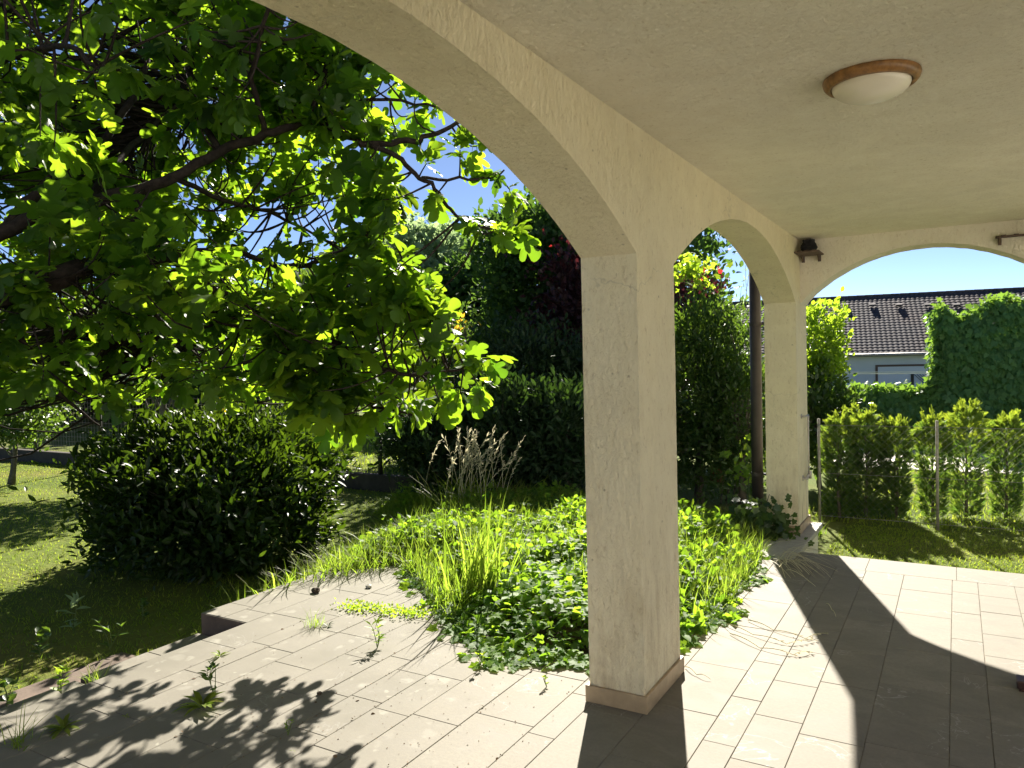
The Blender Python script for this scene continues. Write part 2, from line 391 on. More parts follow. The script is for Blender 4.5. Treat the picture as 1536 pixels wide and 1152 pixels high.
def unit(a): return a / (np.linalg.norm(a, axis=-1, keepdims=True) + 1e-9)
def leaves(tpl, P, D, N, S, rnd=None):
    """tile template over points P with tip direction D, rough normal N, size S -> V, T, rnd"""
    tv, tt = tpl
    D = unit(D); X = unit(np.cross(D, N)); Z = np.cross(X, D)
    S = np.broadcast_to(np.asarray(S, float), (len(P),))
    V = P[:, None, :] + S[:, None, None] * (tv[None, :, 0:1] * X[:, None, :] + tv[None, :, 1:2] * D[:, None, :] + tv[None, :, 2:3] * Z[:, None, :])
    n, k = len(P), len(tv)
    T = (tt[None] + (np.arange(n) * k)[:, None, None]).reshape(-1, 3)
    r = rng.random(n) if rnd is None else np.asarray(rnd)
    return V.reshape(-1, 3), T, np.repeat(r, len(tt))
def join(parts):
    V, T, Rr, b = [], [], [], 0
    for v, t, r in parts:
        V.append(v); T.append(t + b); Rr.append(r); b += len(v)
    return np.concatenate(V), np.concatenate(T), np.concatenate(Rr)
def leafobj(name, parts, m, parent=None):
    V, T, r = join(parts if isinstance(parts, list) else [parts])
    return link(name, np_mesh(name, V, T, r), m, parent)
def rdir(n, up=0.0):
    d = rng.normal(size=(n, 3)); d = unit(d); d[:, 2] += up; return unit(d)

# ------------------------------------------------------------------ terrain
def noise2(x, y, s=1.0, seed=0):
    return (np.sin(x * 1.7 * s + seed) * np.cos(y * 1.3 * s - seed * 2) + 0.5 * np.sin(x * 3.9 * s - y * 2.7 * s + seed * 3) + 0.25 * np.sin(x * 8.1 * s + y * 7.3 * s)) / 1.75
LAWN_Z = -0.30
def m_lawn():
    m, nt, n, l, p = mat('lawn_turf')
    tc = n.new('ShaderNodeTexCoord'); ob = tc.outputs['Object']
    a = noise(n, l, 0.55, 6, 0.65, ob); b = noise(n, l, 18, 6, 0.7, ob)
    c = ramp(n, l, a.outputs[0], [(0.3, (0.07, 0.115, 0.018)), (0.5, (0.115, 0.15, 0.025)), (0.72, (0.19, 0.175, 0.045))]).outputs[0]
    c = mix(n, l, ramp(n, l, b.outputs[0], [(0.35, 0.6), (0.65, 0.0)]).outputs[0], c, (0.08, 0.085, 0.024))
    l.new(c, p.inputs['Base Color']); p.inputs['Roughness'].default_value = 0.95; p.inputs['Specular IOR Level'].default_value = 0.1
    bump(n, l, b.outputs[0], 0.8, 0.03, p)
    return m
M_LAWN = m_lawn()
mb = MB()
xs = np.concatenate([np.array([-900, -300, -120, -60]), np.arange(-40, 21, 1.0), np.array([40, 80, 200, 600])])
ys = np.concatenate([np.array([-60, -25, -10]), np.arange(-5, 45, 1.0), np.array([60, 100, 200, 500, 1500])])
gx, gy = np.meshgrid(xs, ys, indexing='ij')
gz = LAWN_Z - 0.02 + 0.012 * noise2(gx, gy, 0.9, 2)
nx, ny = gx.shape
V = np.stack([gx, gy, gz], -1).reshape(-1, 3)
q = lambda i, j: i * ny + j
T = [t for i in range(nx - 1) for j in range(ny - 1) for t in ((q(i, j), q(i + 1, j), q(i + 1, j + 1)), (q(i, j), q(i + 1, j + 1), q(i, j + 1)))]
tag(link('ground', np_mesh('ground', V, np.array(T)), M_LAWN), kind='structure')

# soil bed beside the arcade: heightfield over a polygon
BED = np.array([(-1.50, 3.55), (-1.75, 3.50), (-2.15, 3.40), (-2.55, 3.62), (-2.95, 3.98), (-3.35, 4.35), (-3.80, 4.72), (-4.05, 4.20), (-4.22, 3.85), (-4.45, 3.55), (-4.75, 3.9), (-5.0, 4.8), (-5.35, 5.8), (-5.9, 7.0), (-6.8, 7.9), (-7.2, 8.75), (-1.2, 8.75), (-1.45, 7.72), (-1.50, 7.0), (-1.34, 6.2), (-1.28, 5.4), (-1.25, 4.4), (-1.38, 3.9)])
def pdist(x, y, poly):
    """signed distance, positive inside"""
    P = np.stack([x, y], -1); best = np.full(x.shape, 1e9); ins = np.zeros(x.shape, bool)
    for i in range(len(poly)):
        a, b = poly[i], poly[(i + 1) % len(poly)]
        e = b - a; t = np.clip(((P - a) @ e) / (e @ e), 0, 1)
        best = np.minimum(best, np.linalg.norm(P - a - t[..., None] * e, axis=-1))
        c = ((a[1] > y) != (b[1] > y)) & (x < (b[0] - a[0]) * (y - a[1]) / (b[1] - a[1] + 1e-12) + a[0])
        ins ^= c
    return np.where(ins, best, -best)
def sstep(a, b, x):
    t = np.clip((x - a) / (b - a), 0, 1); return t * t * (3 - 2 * t)
def bed_h(x, y):
    d = pdist(x, y, BED)
    rise = 0.11 * sstep(0.0, 0.55, d) + 0.07 * noise2(x, y, 1.6, 5) * sstep(0.1, 0.5, d)
    low = sstep(6.6, 8.4, y + 0.25 * (x + 3)) ; low = np.maximum(low, sstep(-4.15, -4.75, x))
    base = 0.0 * (1 - low) + (LAWN_Z) * low
    return base + rise - 0.03, d
gx, gy = np.meshgrid(np.arange(-7.4, -1.1, 0.07), np.arange(3.2, 8.9, 0.07), indexing='ij')
h, d = bed_h(gx, gy); nx, ny = gx.shape
V = np.stack([gx, gy, h], -1).reshape(-1, 3); dd = d.reshape(-1)
T = []
for i in range(nx - 1):
    for j in range(ny - 1):
        a, b, c, e = i * ny + j, (i + 1) * ny + j, (i + 1) * ny + j + 1, i * ny + j + 1
        if min(dd[a], dd[b], dd[c], dd[e]) > -0.03: T += [(a, b, c), (a, c, e)]
tag(link('soil', np_mesh('soil', V, np.array(T)), M_SOIL), kind='structure')

# ------------------------------------------------------------------ terrace paving
DECK_Y = 6.499
XJ = [5.83, 5.53, 5.28, 4.98, 4.78, 4.48, 4.23, 3.93, 3.73, 3.43, 3.13, 2.88, 2.58, 2.38, 2.08, 1.83, 1.58, 1.33, 1.08, 0.78, 0.63, 0.33, 0.118, -0.034, -0.335, -0.585, -0.79, -0.928, -1.228, -1.48, -1.61, -1.91, -2.16, -2.36, -2.55, -2.70, -2.95, -3.22, -3.42, -3.57, -3.87, -4.09, -4.30]  # columns beyond the side wall are unseen, added to bounce sunlight
ANCH = {22: [3.846, 4.36, 4.864], 23: [3.393, 4.05, 4.57], 24: [3.345, 3.935, 4.415], 25: [3.44, 3.85], 26: [3.578, 4.052]}
def deck_tiles():
    V = []; T = []; rn = []
    g = 0.0014
    for k in range(len(XJ) - 1):
        x1, x0 = XJ[k], XJ[k + 1]; wdt = x1 - x0
        y0, y1 = -4.0, (6.12 if x0 > -1.62 else 5.4)
        if x0 < -3.88: y0 = 3.245
        js = list(ANCH.get(k, [])) or [3.3 + random.random() * 0.5]
        L = lambda: {0: 0.51, 1: 0.41, 2: 0.55, 3: 0.60}[min(3, max(0, int(round((wdt - 0.15) / 0.05))))] * random.uniform(0.85, 1.15)
        while js[-1] < y1: js.append(js[-1] + L())
        while js[0] > y0: js.insert(0, js[0] - L())
        js = [j for j in js if y0 < j < y1]
        if x0 > -3.88 and x0 < -1.62: pass
        js = [y0] + [j for j in js if j - y0 > 0.08 and y1 - j > 0.08] + [y1]
        for a, b in zip(js[:-1], js[1:]): rect(V, T, rn, x0 + g, x1 - g, a + g, b - g)
    # border course along the far edge
    x = -1.10
    while x < 5.83:
        x2 = min(5.83, x + random.uniform(0.5, 0.62)); rect(V, T, rn, x + g, x2 - g, 6.12 + g, DECK_Y); x = x2
    return np.array(V), np.array(T), np.array(rn)
def rect(V, T, rn, x0, x1, y0, y1, z=0.0):
    e = 0.0016; b = len(V); dz = random.uniform(-0.0006, 0.0006)
    V += [(x0 + e, y0 + e, z + dz), (x1 - e, y0 + e, z + dz), (x1 - e, y1 - e, z + dz), (x0 + e, y1 - e, z + dz), (x0, y0, z - 0.0018), (x1, y0, z - 0.0018), (x1, y1, z - 0.0018), (x0, y1, z - 0.0018),
          (x0, y0, z - 0.008), (x1, y0, z - 0.008), (x1, y1, z - 0.008), (x0, y1, z - 0.008)]
    f = [(0, 1, 2), (0, 2, 3)]
    for o in (0, 4):
        for i in range(4):
            j = (i + 1) % 4; f += [(b_ + 0) for b_ in []] or [(o + 4 + i, o + 4 + j, o + j), (o + 4 + i, o + j, o + i)]
    T += [tuple(b + i for i in t) for t in f]; rn += [random.random()] * len(f)
V, T, rn = deck_tiles()
deck = link('terrace_paving', np_mesh('terrace_paving', V, T, rn, False), M_TILE); tag(deck, kind='structure')
mb = MB()
mb.box(-3.875, 5.84, -4.0, 3.24, -0.34, -0.004)
mb.box(-4.30, 5.84, 3.2405, 5.5, -0.34, -0.004)
mb.box(-1.13, 5.84, 5.5005, DECK_Y - 0.004, -0.34, -0.004)
mb.box(-1.62, -1.1305, 5.5005, 6.2, -0.34, -0.0045)
slab = mb.build('terrace_base', M_EDGE); slab.data.materials.append(simple('joint_grout', (0.165, 0.145, 0.112), 0.95, var=0.5, sc=14))
for f_ in slab.data.polygons:
    if f_.normal.z > 0.9: f_.material_index = 1; tag(slab, kind='structure')
mb = MB(); mb.box(-4.33, -3.876, 2.45, 3.238, -0.34, -0.145); mb.box(-4.80, -4.331, 1.2, 3.0, -0.34, -0.262); mb.box(-4.33, -3.876, 0.2, 2.43, -0.34, -0.152)
V0, T0, rn0 = [], [], []
for a, b in ((2.45, 2.87), (2.87, 3.235)): rect(V0, T0, rn0, -4.325, -3.885, a + 0.003, b - 0.003, -0.137)
for a, b in ((0.2, 0.7), (0.7, 1.25), (1.25, 1.8), (1.8, 2.42)): rect(V0, T0, rn0, -4.325, -3.885, a + 0.003, b - 0.003, -0.1455)
stp = mb.build('step', M_EDGE, bevel=0.006); tag(stp, kind='structure')
tag(link('step_paving', np_mesh('step_paving', np.array(V0), np.array(T0), np.array(rn0), False), M_TILE), kind='structure')

# ------------------------------------------------------------------ veranda (house)
XI, XO = -1.2255, -1.4971
Y1, Y1B, Y2, Y2B = 3.2214, 3.7356, 7.1001, 7.6411
ZS, ZC, ZA = 2.0714, 2.640, 2.512
house = empty('veranda', (0, 3.0, 0))
tag(house, 'cream rendered house veranda with three arches, square pillars and flat ceiling', 'veranda')
def arc(c, hw, n=40, jit=0.0025):
    rise = ZA - ZS; Rr = (hw * hw + rise * rise) / (2 * rise)
    pts = []
    for i in range(n + 1):
        u = -hw + 2 * hw * i / n
        z = ZA - Rr + math.sqrt(Rr * Rr - u * u)
        j = 0 if i in (0, n) else random.uniform(-jit, jit)
        pts.append((c + u, z + j))
    return pts
def prism(name, outline, fn0, fn1, m, parent, bevel=0.012):
    bm = bmesh.new()
    a = [bm.verts.new(fn0(*p)) for p in outline]; b = [bm.verts.new(fn1(*p)) for p in outline]
    bm.faces.new(a); bm.faces.new(b[::-1])
    n = len(a)
    for i in range(n): bm.faces.new((a[(i + 1) % n], a[i], b[i], b[(i + 1) % n]))
    bmesh.ops.recalc_face_normals(bm, faces=bm.faces)
    bmesh.ops.triangulate(bm, faces=[f for f in bm.faces if len(f.verts) > 4])
    me = bpy.data.meshes.new(name); bm.to_mesh(me); bm.free()
    o = link(name, me, m, parent)
    if bevel:
        md = o.modifiers.new('bevel', 'BEVEL'); md.width = bevel; md.segments = 3; md.limit_method = 'ANGLE'; md.angle_limit = rad(40)
    return o
P0 = -0.144
out = [(-1.698, 0.0), (-1.698, ZC), (Y2B, ZC), (Y2B, 0.0), (Y2, 0.0)]
out += arc((Y1B + Y2) / 2, (Y2 - Y1B) / 2)[::-1]
out += [(Y1B, 0.0), (Y1, 0.0)]
out += arc((Y1 + P0) / 2, (Y1 - P0) / 2)[::-1]
out += [(P0, 0.0), (P0 - 0.514, 0.0)]
out += [(P0 - 0.514, 2.3), (-1.4, 2.3), (-1.4, 0.0)]
prism('arcade_wall', out, lambda a, z: (XI, a, z), lambda a, z: (XO, a, z), M_WALL, house)
YW = 7.3289
FX0, FX1 = XI + 0.0005, 0.785
out = [(FX0, ZS - 0.005), (FX0, ZC), (1.60, ZC), (1.60, 0.0), (FX1, 0.0)] + arc((XI + FX1) / 2, (FX1 - XI) / 2)[::-1][:-1]
prism('front_wall', out, lambda a, z: (a, YW, z), lambda a, z: (a, Y2B - 0.003, z), M_FRONT, house)
mb = MB(); mb.box(-1.56, 1.62, -1.699, 7.70, ZC + 0.0005, ZC + 0.24); mb.build('ceiling', M_CEIL, house)
out = [(-1.698, 0.0), (-1.698, ZC - 0.001), (YW - 0.002, ZC - 0.001), (YW - 0.002, 0.0), (6.6, 0.0)]
out += [(6.6, 2.5), (1.90, 2.5), (1.90, 0.0), (1.55, 0.0), (1.55, 2.5), (-1.5, 2.5), (-1.5, 0.0)]
prism('open_side_wall', out, lambda a, z: (1.335, a, z), lambda a, z: (1.60, a, z), M_WALL, house)  # unseen side; openings cut wide to let bounced light in
mb = MB(); mb.box(-1.60, 9.0, -2.10, -1.70, -0.3, 5.6); mb.build('bounce_house_wall', M_HOUSE, house)  # unseen wall behind the camera, set close and pale to bounce sunlight
def plinth(y0, y1, parent):
    o = 0.016; hgt = 0.080
    mb = MB()
    mb.box(XO - o, XI + o, y0 - o, y0 - 0.0005, 0.0012, hgt); mb.box(XO - o, XI + o, y1 + 0.0005, y1 + o, 0.0012, hgt)
    mb.box(XI + 0.0005, XI + o, y0 - 0.0004, y1 + 0.0004, 0.0012, hgt); mb.box(XO - o, XO - 0.0005, y0 - 0.0004, y1 + 0.0004, 0.0012, hgt)
    return mb.build('plinth', M_PLINTH, parent, bevel=0.003)
plinth(Y1, Y1B, house); plinth(Y2, Y2B, house); plinth(P0 - 0.514, P0, house)
mb = MB(); mb.box(-1.62, -1.112, 6.2005, 7.72, -0.05, -0.0005); mb.build('coping', M_COPE, house, bevel=0.008)
mb = MB(); mb.box(-1.58, -1.150, 6.21, 7.68, -0.34, -0.0505); mb.build('pedestal', M_FRONT, house)

mb = MB(); mb.box(5.841, 13.0, -4.1, 9.0, -0.34, 0.0); tag(mb.build('bounce_court', simple('bounce_paving', (0.80, 0.78, 0.72), 0.85, var=0.12, sc=3)), kind='structure')  # unseen pale ground, added to bounce sunlight up to the ceiling
# ceiling lamp
LC = (-0.272, 3.193, ZC)
lamp = empty('ceiling_lamp', LC); tag(lamp, 'round ceiling lamp with brown wooden ring and white glass bowl', 'ceiling lamp')
mb = MB(); mb.lathe([(0.168, -0.0005), (0.170, -0.008), (0.166, -0.022), (0.155, -0.034), (0.143, -0.036), (0.140, -0.030), (0.138, -0.012), (0.134, -0.002)], LC, 56)
mb.build('wooden_ring', M_WOOD, lamp, True)
mb = MB(); mb.lathe([(0.137, -0.030)] + [(0.137 * math.cos(t), -0.030 - 0.062 * math.sin(t)) for t in np.linspace(0.12, 1.57, 14)], LC, 56)
mb.build('glass_bowl', M_GLASS, lamp, True)

# nest shelves on the front wall
def shelf(x0, x1, z, label, dep=0.20):
    r = empty('nest_shelf', ((x0 + x1) / 2, YW, z)); tag(r, label, 'shelf', 'small nest shelves high on the front wall')
    mb = MB(); mb.box(x0, x1, YW - dep, YW - 0.001, z, z + 0.014)
    for i in range(3):
        xx = x0 + (x1 - x0) * (0.2 + 0.3 * i); mb.box(xx - 0.02, xx + 0.015, YW - dep + 0.012, YW - 0.01, z + 0.0145, z + 0.021)
    mb.build('board', M_SHELF, r, bevel=0.002)
    for xx in (x0 + 0.03, x1 - 0.035):
        mb = MB(); mb.box(xx - 0.012, xx + 0.012, YW - 0.03, YW - 0.002, z - 0.055, z - 0.0005)
        mb.add([(xx - 0.006, YW - 0.15, z - 0.001), (xx + 0.006, YW - 0.15, z - 0.001), (xx + 0.006, YW - 0.031, z - 0.045), (xx - 0.006, YW - 0.031, z - 0.045), (xx - 0.006, YW - 0.031, z - 0.001), (xx + 0.006, YW - 0.031, z - 0.001)],
               [(0, 1, 2, 3), (0, 3, 4), (1, 5, 2), (0, 4, 5, 1)])
        mb.build('bracket', M_SHELF, r)
    return r
shelf(-1.222, -1.02, 2.492, 'small brown wooden shelf carrying a dark nest in the veranda corner', 0.30)
shelf(0.275, 0.56, 2.505, 'brown wooden shelf without a nest above the wide arch, right edge of view', 0.06)
bm = bmesh.new(); bmesh.ops.create_uvsphere(bm, u_segments=28, v_segments=18, radius=1)
for v in bm.verts:
    x, y, z = v.co
    s = 1.0 - 0.22 * sstep(-0.2, 0.6, z) + 0.28 * sstep(0.55, 0.8, z)
    j = 1 + 0.07 * math.sin(x * 13 + z * 9) * math.sin(y * 15 - z * 7) + random.uniform(-0.03, 0.03)
    sx = math.copysign(abs(x) ** 0.7, x); sy = math.copysign(abs(y) ** 0.7, y)
    v.co = Vector((sx * 0.068 * s * j, sy * 0.065 * s * j, max(-0.9, min(0.86, z)) * 0.066 * j))
me = bpy.data.meshes.new('nest'); bm.to_mesh(me); bm.free()
no = link('bird_nest', me, M_NEST); no.location = (-1.128, YW - 0.115, 2.568)
tag(no, 'dark mud bird nest built on the small corner shelf under the ceiling', 'nest')

# drainpipe on the outside of the arcade
dp = empty('drainpipe', (-1.62, 7.30, -0.1)); tag(dp, 'dark brown vertical drainpipe outside the far pillar of the arcade', 'drainpipe')
mb = MB(); mb.tube([(-1.62, 7.30, -0.28), (-1.62, 7.30, 2.63)], 0.052, 20); mb.build('pipe', M_PIPE, dp, True)
for z in (0.5, 1.9):
    mb = MB(); mb.tube([(-1.62, 7.30, z - 0.015), (-1.62, 7.30, z + 0.015)], 0.056, 20); mb.box(-1.56, -1.498, 7.285, 7.315, z - 0.01, z + 0.01); mb.build('clamp', M_PIPE, dp)

# rod with fittings on the inner face of the far pillar
hb = empty('wall_rod', (XI, 7.45, 0.75)); tag(hb, 'thin grey metal rod with end fittings on the white far pillar face', 'rod')
mb = MB(); mb.tube([(XI + 0.035, 7.46, 0.50), (XI + 0.035, 7.46, 1.045)], 0.008, 10); mb.build('rod', M_WHITEPIPE, hb, True)
mb = MB(); mb.tube([(XI + 0.001, 7.30, 1.045), (XI + 0.035, 7.30, 1.045), (XI + 0.035, 7.46, 1.045)], 0.008, 10)
mb.tube([(XI + 0.0008, 7.30, 1.045), (XI + 0.008, 7.30, 1.045)], 0.022, 14); mb.build('bracket', M_STEEL, hb, True)
mb = MB(); mb.tube([(XI + 0.001, 7.34, 0.475), (XI + 0.05, 7.34, 0.475)], 0.012, 12); mb.tube([(XI + 0.0008, 7.34, 0.475), (XI + 0.008, 7.34, 0.475)], 0.026, 14)
mb.tube([(XI + 0.035, 7.34, 0.475), (XI + 0.035, 7.47, 0.50)], 0.012, 12); mb.tube([(XI + 0.05, 7.44, 0.46), (XI + 0.05, 7.44, 0.53)], 0.014, 12); mb.build('valve', M_STEEL, hb, True)

# corner of a low dark piece of furniture at the right edge
fb = empty('low_bench', (0.60, 4.26, 0)); tag(fb, 'dark brown low wooden bench foot entering the frame on the shaded tiles', 'bench')
mb = MB(); mb.box(0.236, 0.94, 4.225, 4.32, 0.012, 0.05); mb.build('foot_rail', M_DARKWOOD, fb, bevel=0.006)
for xx in (0.30, 0.90):
    mb = MB(); mb.box(xx - 0.02, xx + 0.02, 4.225, 4.265, 0.0455, 0.40) if xx > 0.5 else mb.box(xx + 0.10, xx + 0.14, 4.225, 4.265, 0.0455, 0.40); mb.build('leg', M_DARKWOOD, fb, bevel=0.003)
for xx in (0.245, 0.88):
    mb = MB(); mb.box(xx, xx + 0.05, 4.23, 4.315, 0.0012, 0.0115); mb.build('pad', M_DARKWOOD, fb)
mb = MB(); mb.box(0.38, 0.95, 4.10, 4.40, 0.4005, 0.43); mb.build('seat', M_DARKWOOD, fb, bevel=0.006)

# ------------------------------------------------------------------ plants: generic builders
def branch_pts(a, b, sag=0.0, n=5, wob=0.04):
    a = np.asarray(a, float); b = np.asarray(b, float); L = np.linalg.norm(b - a)
    pts = []
    off = rng.normal(size=3) * wob * L
    for i in range(n + 1):
        t = i / n
        p = a * (1 - t) + b * t + off * math.sin(math.pi * t) + np.array([0, 0, -sag * L]) * math.sin(math.pi * t)
        pts.append(p)
    return pts
def crown(center, rx, ry, rz, nclump, per, spread, tpl, size, updir=0.35, shell=0.55, zmin=None, droop=0.0, flat=0.9, seed=None):
    """leaf clumps through an uneven ellipsoid volume -> leaf arrays + clump centres"""
    c = np.asarray(center, float)
    d = rdir(nclump); r = shell + (1 - shell) * rng.random(nclump) ** 0.5
    lump = 1 + 0.16 * np.sin(d[:, 0] * 4.1 + c[0]) * np.cos(d[:, 1] * 3.7 + c[1]) + 0.12 * np.sin(d[:, 2] * 6 + c[0] * 2)
    K = c + d * (r * lump)[:, None] * np.array([rx, ry, rz])
    if zmin is not None: K = K[K[:, 2] > zmin]
    n = len(K) * per; idx = np.repeat(np.arange(len(K)), per)
    P = K[idx] + rng.normal(size=(n, 3)) * spread * np.array([1, 1, 0.75])
    o = unit(P - c)
    D = unit(o * 0.7 + rdir(n) * 0.8 + np.array([0, 0, updir - droop]))
    N = unit(np.array([0, 0, 1.0]) * flat + rdir(n) * 0.75 + o * 0.35)
    S = size * rng.uniform(0.65, 1.25, n)
    cr = rng.random(len(K)); rr = np.clip(0.55 * cr[idx] + 0.45 * rng.random(n), 0, 1)
    if zmin is not None:
        k = P[:, 2] > zmin - 0.05; P, D, N, S, rr = P[k], D[k], N[k], S[k], rr[k]
    return leaves(tpl, P, D, N, S, rr), K
def trunk_mesh(base, top, r0, r1, K=None, kbr=18, rb=0.02, nside=8):
    mb = MB(); base = np.asarray(base, float); top = np.asarray(top, float)
    pts = branch_pts(base, top, 0, 7, 0.03); rr = np.linspace(r0, r1, 8)
    rr[0] *= 1.25
    mb.tube(pts, list(rr), nside)
    if K is not None and len(K):
        for k in rng.permutation(len(K))[:kbr]:
            t = rng.uniform(0.35, 1.0); i = t * 7; a = pts[int(i)]
            p = branch_pts(a, K[k], -0.08, 4, 0.06); mb.tube(p, list(np.linspace(rb * (1.2 - 0.5 * t), rb * 0.2, 5)), 5, False)
    return mb
def tree(name, base, center, rx, ry, rz, nclump, per, spread, tpl, size, m, label, cat, r0=0.06, bark=None, group=None, kbr=20, rb=0.02, top=None, **kw):
    r = empty(name, tuple(base)); tag(r, label, cat, group)
    L, K = crown(center, rx, ry, rz, nclump, per, spread, tpl, size, **kw)
    top = np.asarray(center, float) + np.array([0, 0, rz * 0.45]) if top is None else top
    trunk_mesh(base, top, r0, r0 * 0.35, K, kbr, rb).build('trunk', bark or M_BARKG, r, True)
    leafobj('crown', L, m, r)
    return r, K

# ------------------------------------------------------------------ the fig tree
fig = empty('fig_tree', (-6.5, 1.5, LAWN_Z)); tag(fig, 'big fig tree with large lobed leaves spreading over the left lawn', 'tree')
LIMBS = [
    ([(-420, 840, 4.6), (-400, 640, 4.6), (-330, 560, 4.55), (-160, 490, 4.5), (0, 440, 4.5), (70, 420, 4.6), (160, 395, 4.9), (260, 385, 5.2), (350, 372, 5.6)], 0.17, 0.022),
    ([(-330, 560, 4.55), (-180, 450, 4.6), (0, 352, 4.7), (60, 322, 4.75), (130, 305, 4.8), (200, 288, 4.85), (262, 265, 4.9), (330, 226, 4.9), (400, 203, 4.9), (440, 190, 4.9), (466, 180, 4.9)], 0.052, 0.022),
    ([(0, 352, 4.7), (80, 270, 5.0), (150, 215, 5.3), (210, 120, 5.6), (230, 20, 6.0), (235, -120, 6.3)], 0.038, 0.010),
    ([(466, 180, 4.9), (510, 200, 4.85), (555, 216, 4.8), (612, 211, 4.75), (655, 200, 4.7), (692, 180, 4.7)], 0.030, 0.011),
    ([(466, 180, 4.9), (480, 130, 4.95), (495, 85, 5.0), (500, 50, 5.1), (515, -60, 5.3)], 0.026, 0.010),
    ([(555, 216, 4.8), (600, 240, 4.75), (632, 268, 4.75), (660, 290, 4.7), (682, 322, 4.7), (712, 338, 4.7), (742, 345, 4.7)], 0.018, 0.006),
    ([(632, 268, 4.75), (690, 268, 4.7), (735, 268, 4.7), (755, 255, 4.7)], 0.011, 0.005),
    ([(350, 372, 5.6), (420, 400, 5.3), (500, 385, 5.0), (548, 352, 4.9), (585, 318, 4.85), (603, 285, 4.8)], 0.022, 0.008),
    ([(200, 330, 5.0), (300, 420, 5.1), (420, 480, 5.0), (510, 520, 4.9), (570, 552, 4.8), (630, 562, 4.75), (700, 548, 4.7)], 0.030, 0.007),
    ([(420, 480, 5.0), (500, 560, 5.0), (560, 610, 5.0), (630, 622, 5.0)], 0.016, 0.006),
    ([(160, 395, 4.9), (230, 470, 5.3), (310, 550, 5.6), (350, 600, 5.8)], 0.022, 0.007),
    ([(0, 440, 4.5), (40, 520, 4.8), (90, 590, 5.2), (150, 640, 5.4)], 0.025, 0.007),
    ([(330, 226, 4.9), (290, 150, 5.2), (280, 60, 5.5), (300, -40, 5.8)], 0.024, 0.010),
    ([(400, 203, 4.9), (380, 120, 4.6), (395, 40, 4.3), (420, -60, 4.0)], 0.020, 0.008),
    ([(466, 180, 4.9), (560, 150, 4.85), (640, 160, 4.8), (690, 165, 4.75)], 0.013, 0.006),
    ([(-160, 490, 4.5), (-120, 300, 4.6), (-60, 120, 4.8), (20, -60, 5.0), (60, -300, 5.3)], 0.05, 0.016),
    ([(-60, 120, 4.8), (40, 80, 4.3), (110, 70, 3.9), (150, 110, 3.7)], 0.024, 0.008),
    ([(262, 265, 4.9), (340, 300, 5.4), (430, 330, 6.0), (520, 380, 6.4)], 0.020, 0.008),
    ([(130, 305, 4.8), (180, 240, 5.6), (260, 160, 6.6), (330, 100, 7.4)], 0.03, 0.010),
    ([(0, 440, 4.5), (90, 480, 5.8), (190, 510, 6.8), (290, 520, 7.6)], 0.03, 0.010),
]
mb = MB(); NODES = []
for pts, r0, r1 in LIMBS:
    W = [at(*p) for p in pts]
    fine = []
    for i in range(len(W) - 1):
        p0, p1, p2, p3 = W[max(i - 1, 0)], W[i], W[i + 1], W[min(i + 2, len(W) - 1)]
        for t in np.linspace(0, 1, 5)[:-1]:
            fine.append(0.5 * ((2 * p1) + (-p0 + p2) * t + (2 * p0 - 5 * p1 + 4 * p2 - p3) * t * t + (-p0 + 3 * p1 - 3 * p2 + p3) * t ** 3))
    fine.append(W[-1])
    fine = [f + rng.normal(size=3) * 0.008 for f in fine]
    mb.tube(fine, list(np.linspace(r0, r1, len(fine)) ** 1.0), 9); NODES += fine[3:]
NODES = np.array(NODES)
def inpoly(u, v, poly):
    return pdist(np.asarray(u, float), np.asarray(v, float), np.array(poly, float))
# ends of the leafy shoots: spread through the real volume of the crown (depth 3.6 to 8.4 m)
BODY = [(-420, -420), (560, -420), (600, 40), (640, 120), (640, 190), (596, 250), (582, 330), (600, 395), (655, 445), (640, 560), (620, 620), (520, 640), (430, 600), (340, 575), (250, 580), (170, 605), (80, 600), (20, 575), (-60, 590), (-420, 640)]
ends = []
while len(ends) < 1640:
    u = rng.uniform(-420, 660); v = rng.uniform(-420, 660)
    if inpoly(u, v, BODY) < -2: continue
    if u < 0 and rng.random() < 0.45: continue
    if v < -30 and rng.random() < 0.5: continue
    a = np.clip((u - 250) / 400, 0, 1)
    d = rng.uniform(4.3 + 0.2 * a, 5.6 - 0.4 * a) if rng.random() < 0.20 + 0.5 * a else rng.uniform(5.4 - 0.5 * a, 8.8 - 3.3 * a)
    if v < 150 and u < 300 and rng.random() < 0.08: d = rng.uniform(3.2, 4.2)
    P = at(u, v, d)
    if P[2] < 0.85: continue
    if math.sin(P[0] * 2.3 + 1.1) * math.sin(P[1] * 2.1 + 0.4) * math.sin(P[2] * 2.7 + 0.9) < -0.07: continue
    if u > 520 and v < 260 and rng.random() < 0.7: continue
    if u > 330 and v > 330 and d > 4.8 and rng.random() < 0.45: continue
    ends.append(P)
RP = [(380, 330), (560, 340), (600, 400), (665, 470), (650, 590), (520, 630), (400, 585)]
k_ = 0
while k_ < 42:
    u = rng.uniform(380, 665); v = rng.uniform(330, 630)
    if inpoly(u, v, RP) > 0: ends.append(at(u, v, rng.uniform(4.4, 5.3))); k_ += 1
for _ in range(24): ends.append(at(rng.uniform(30, 360), rng.uniform(330, 450), rng.uniform(4.0, 4.6)))
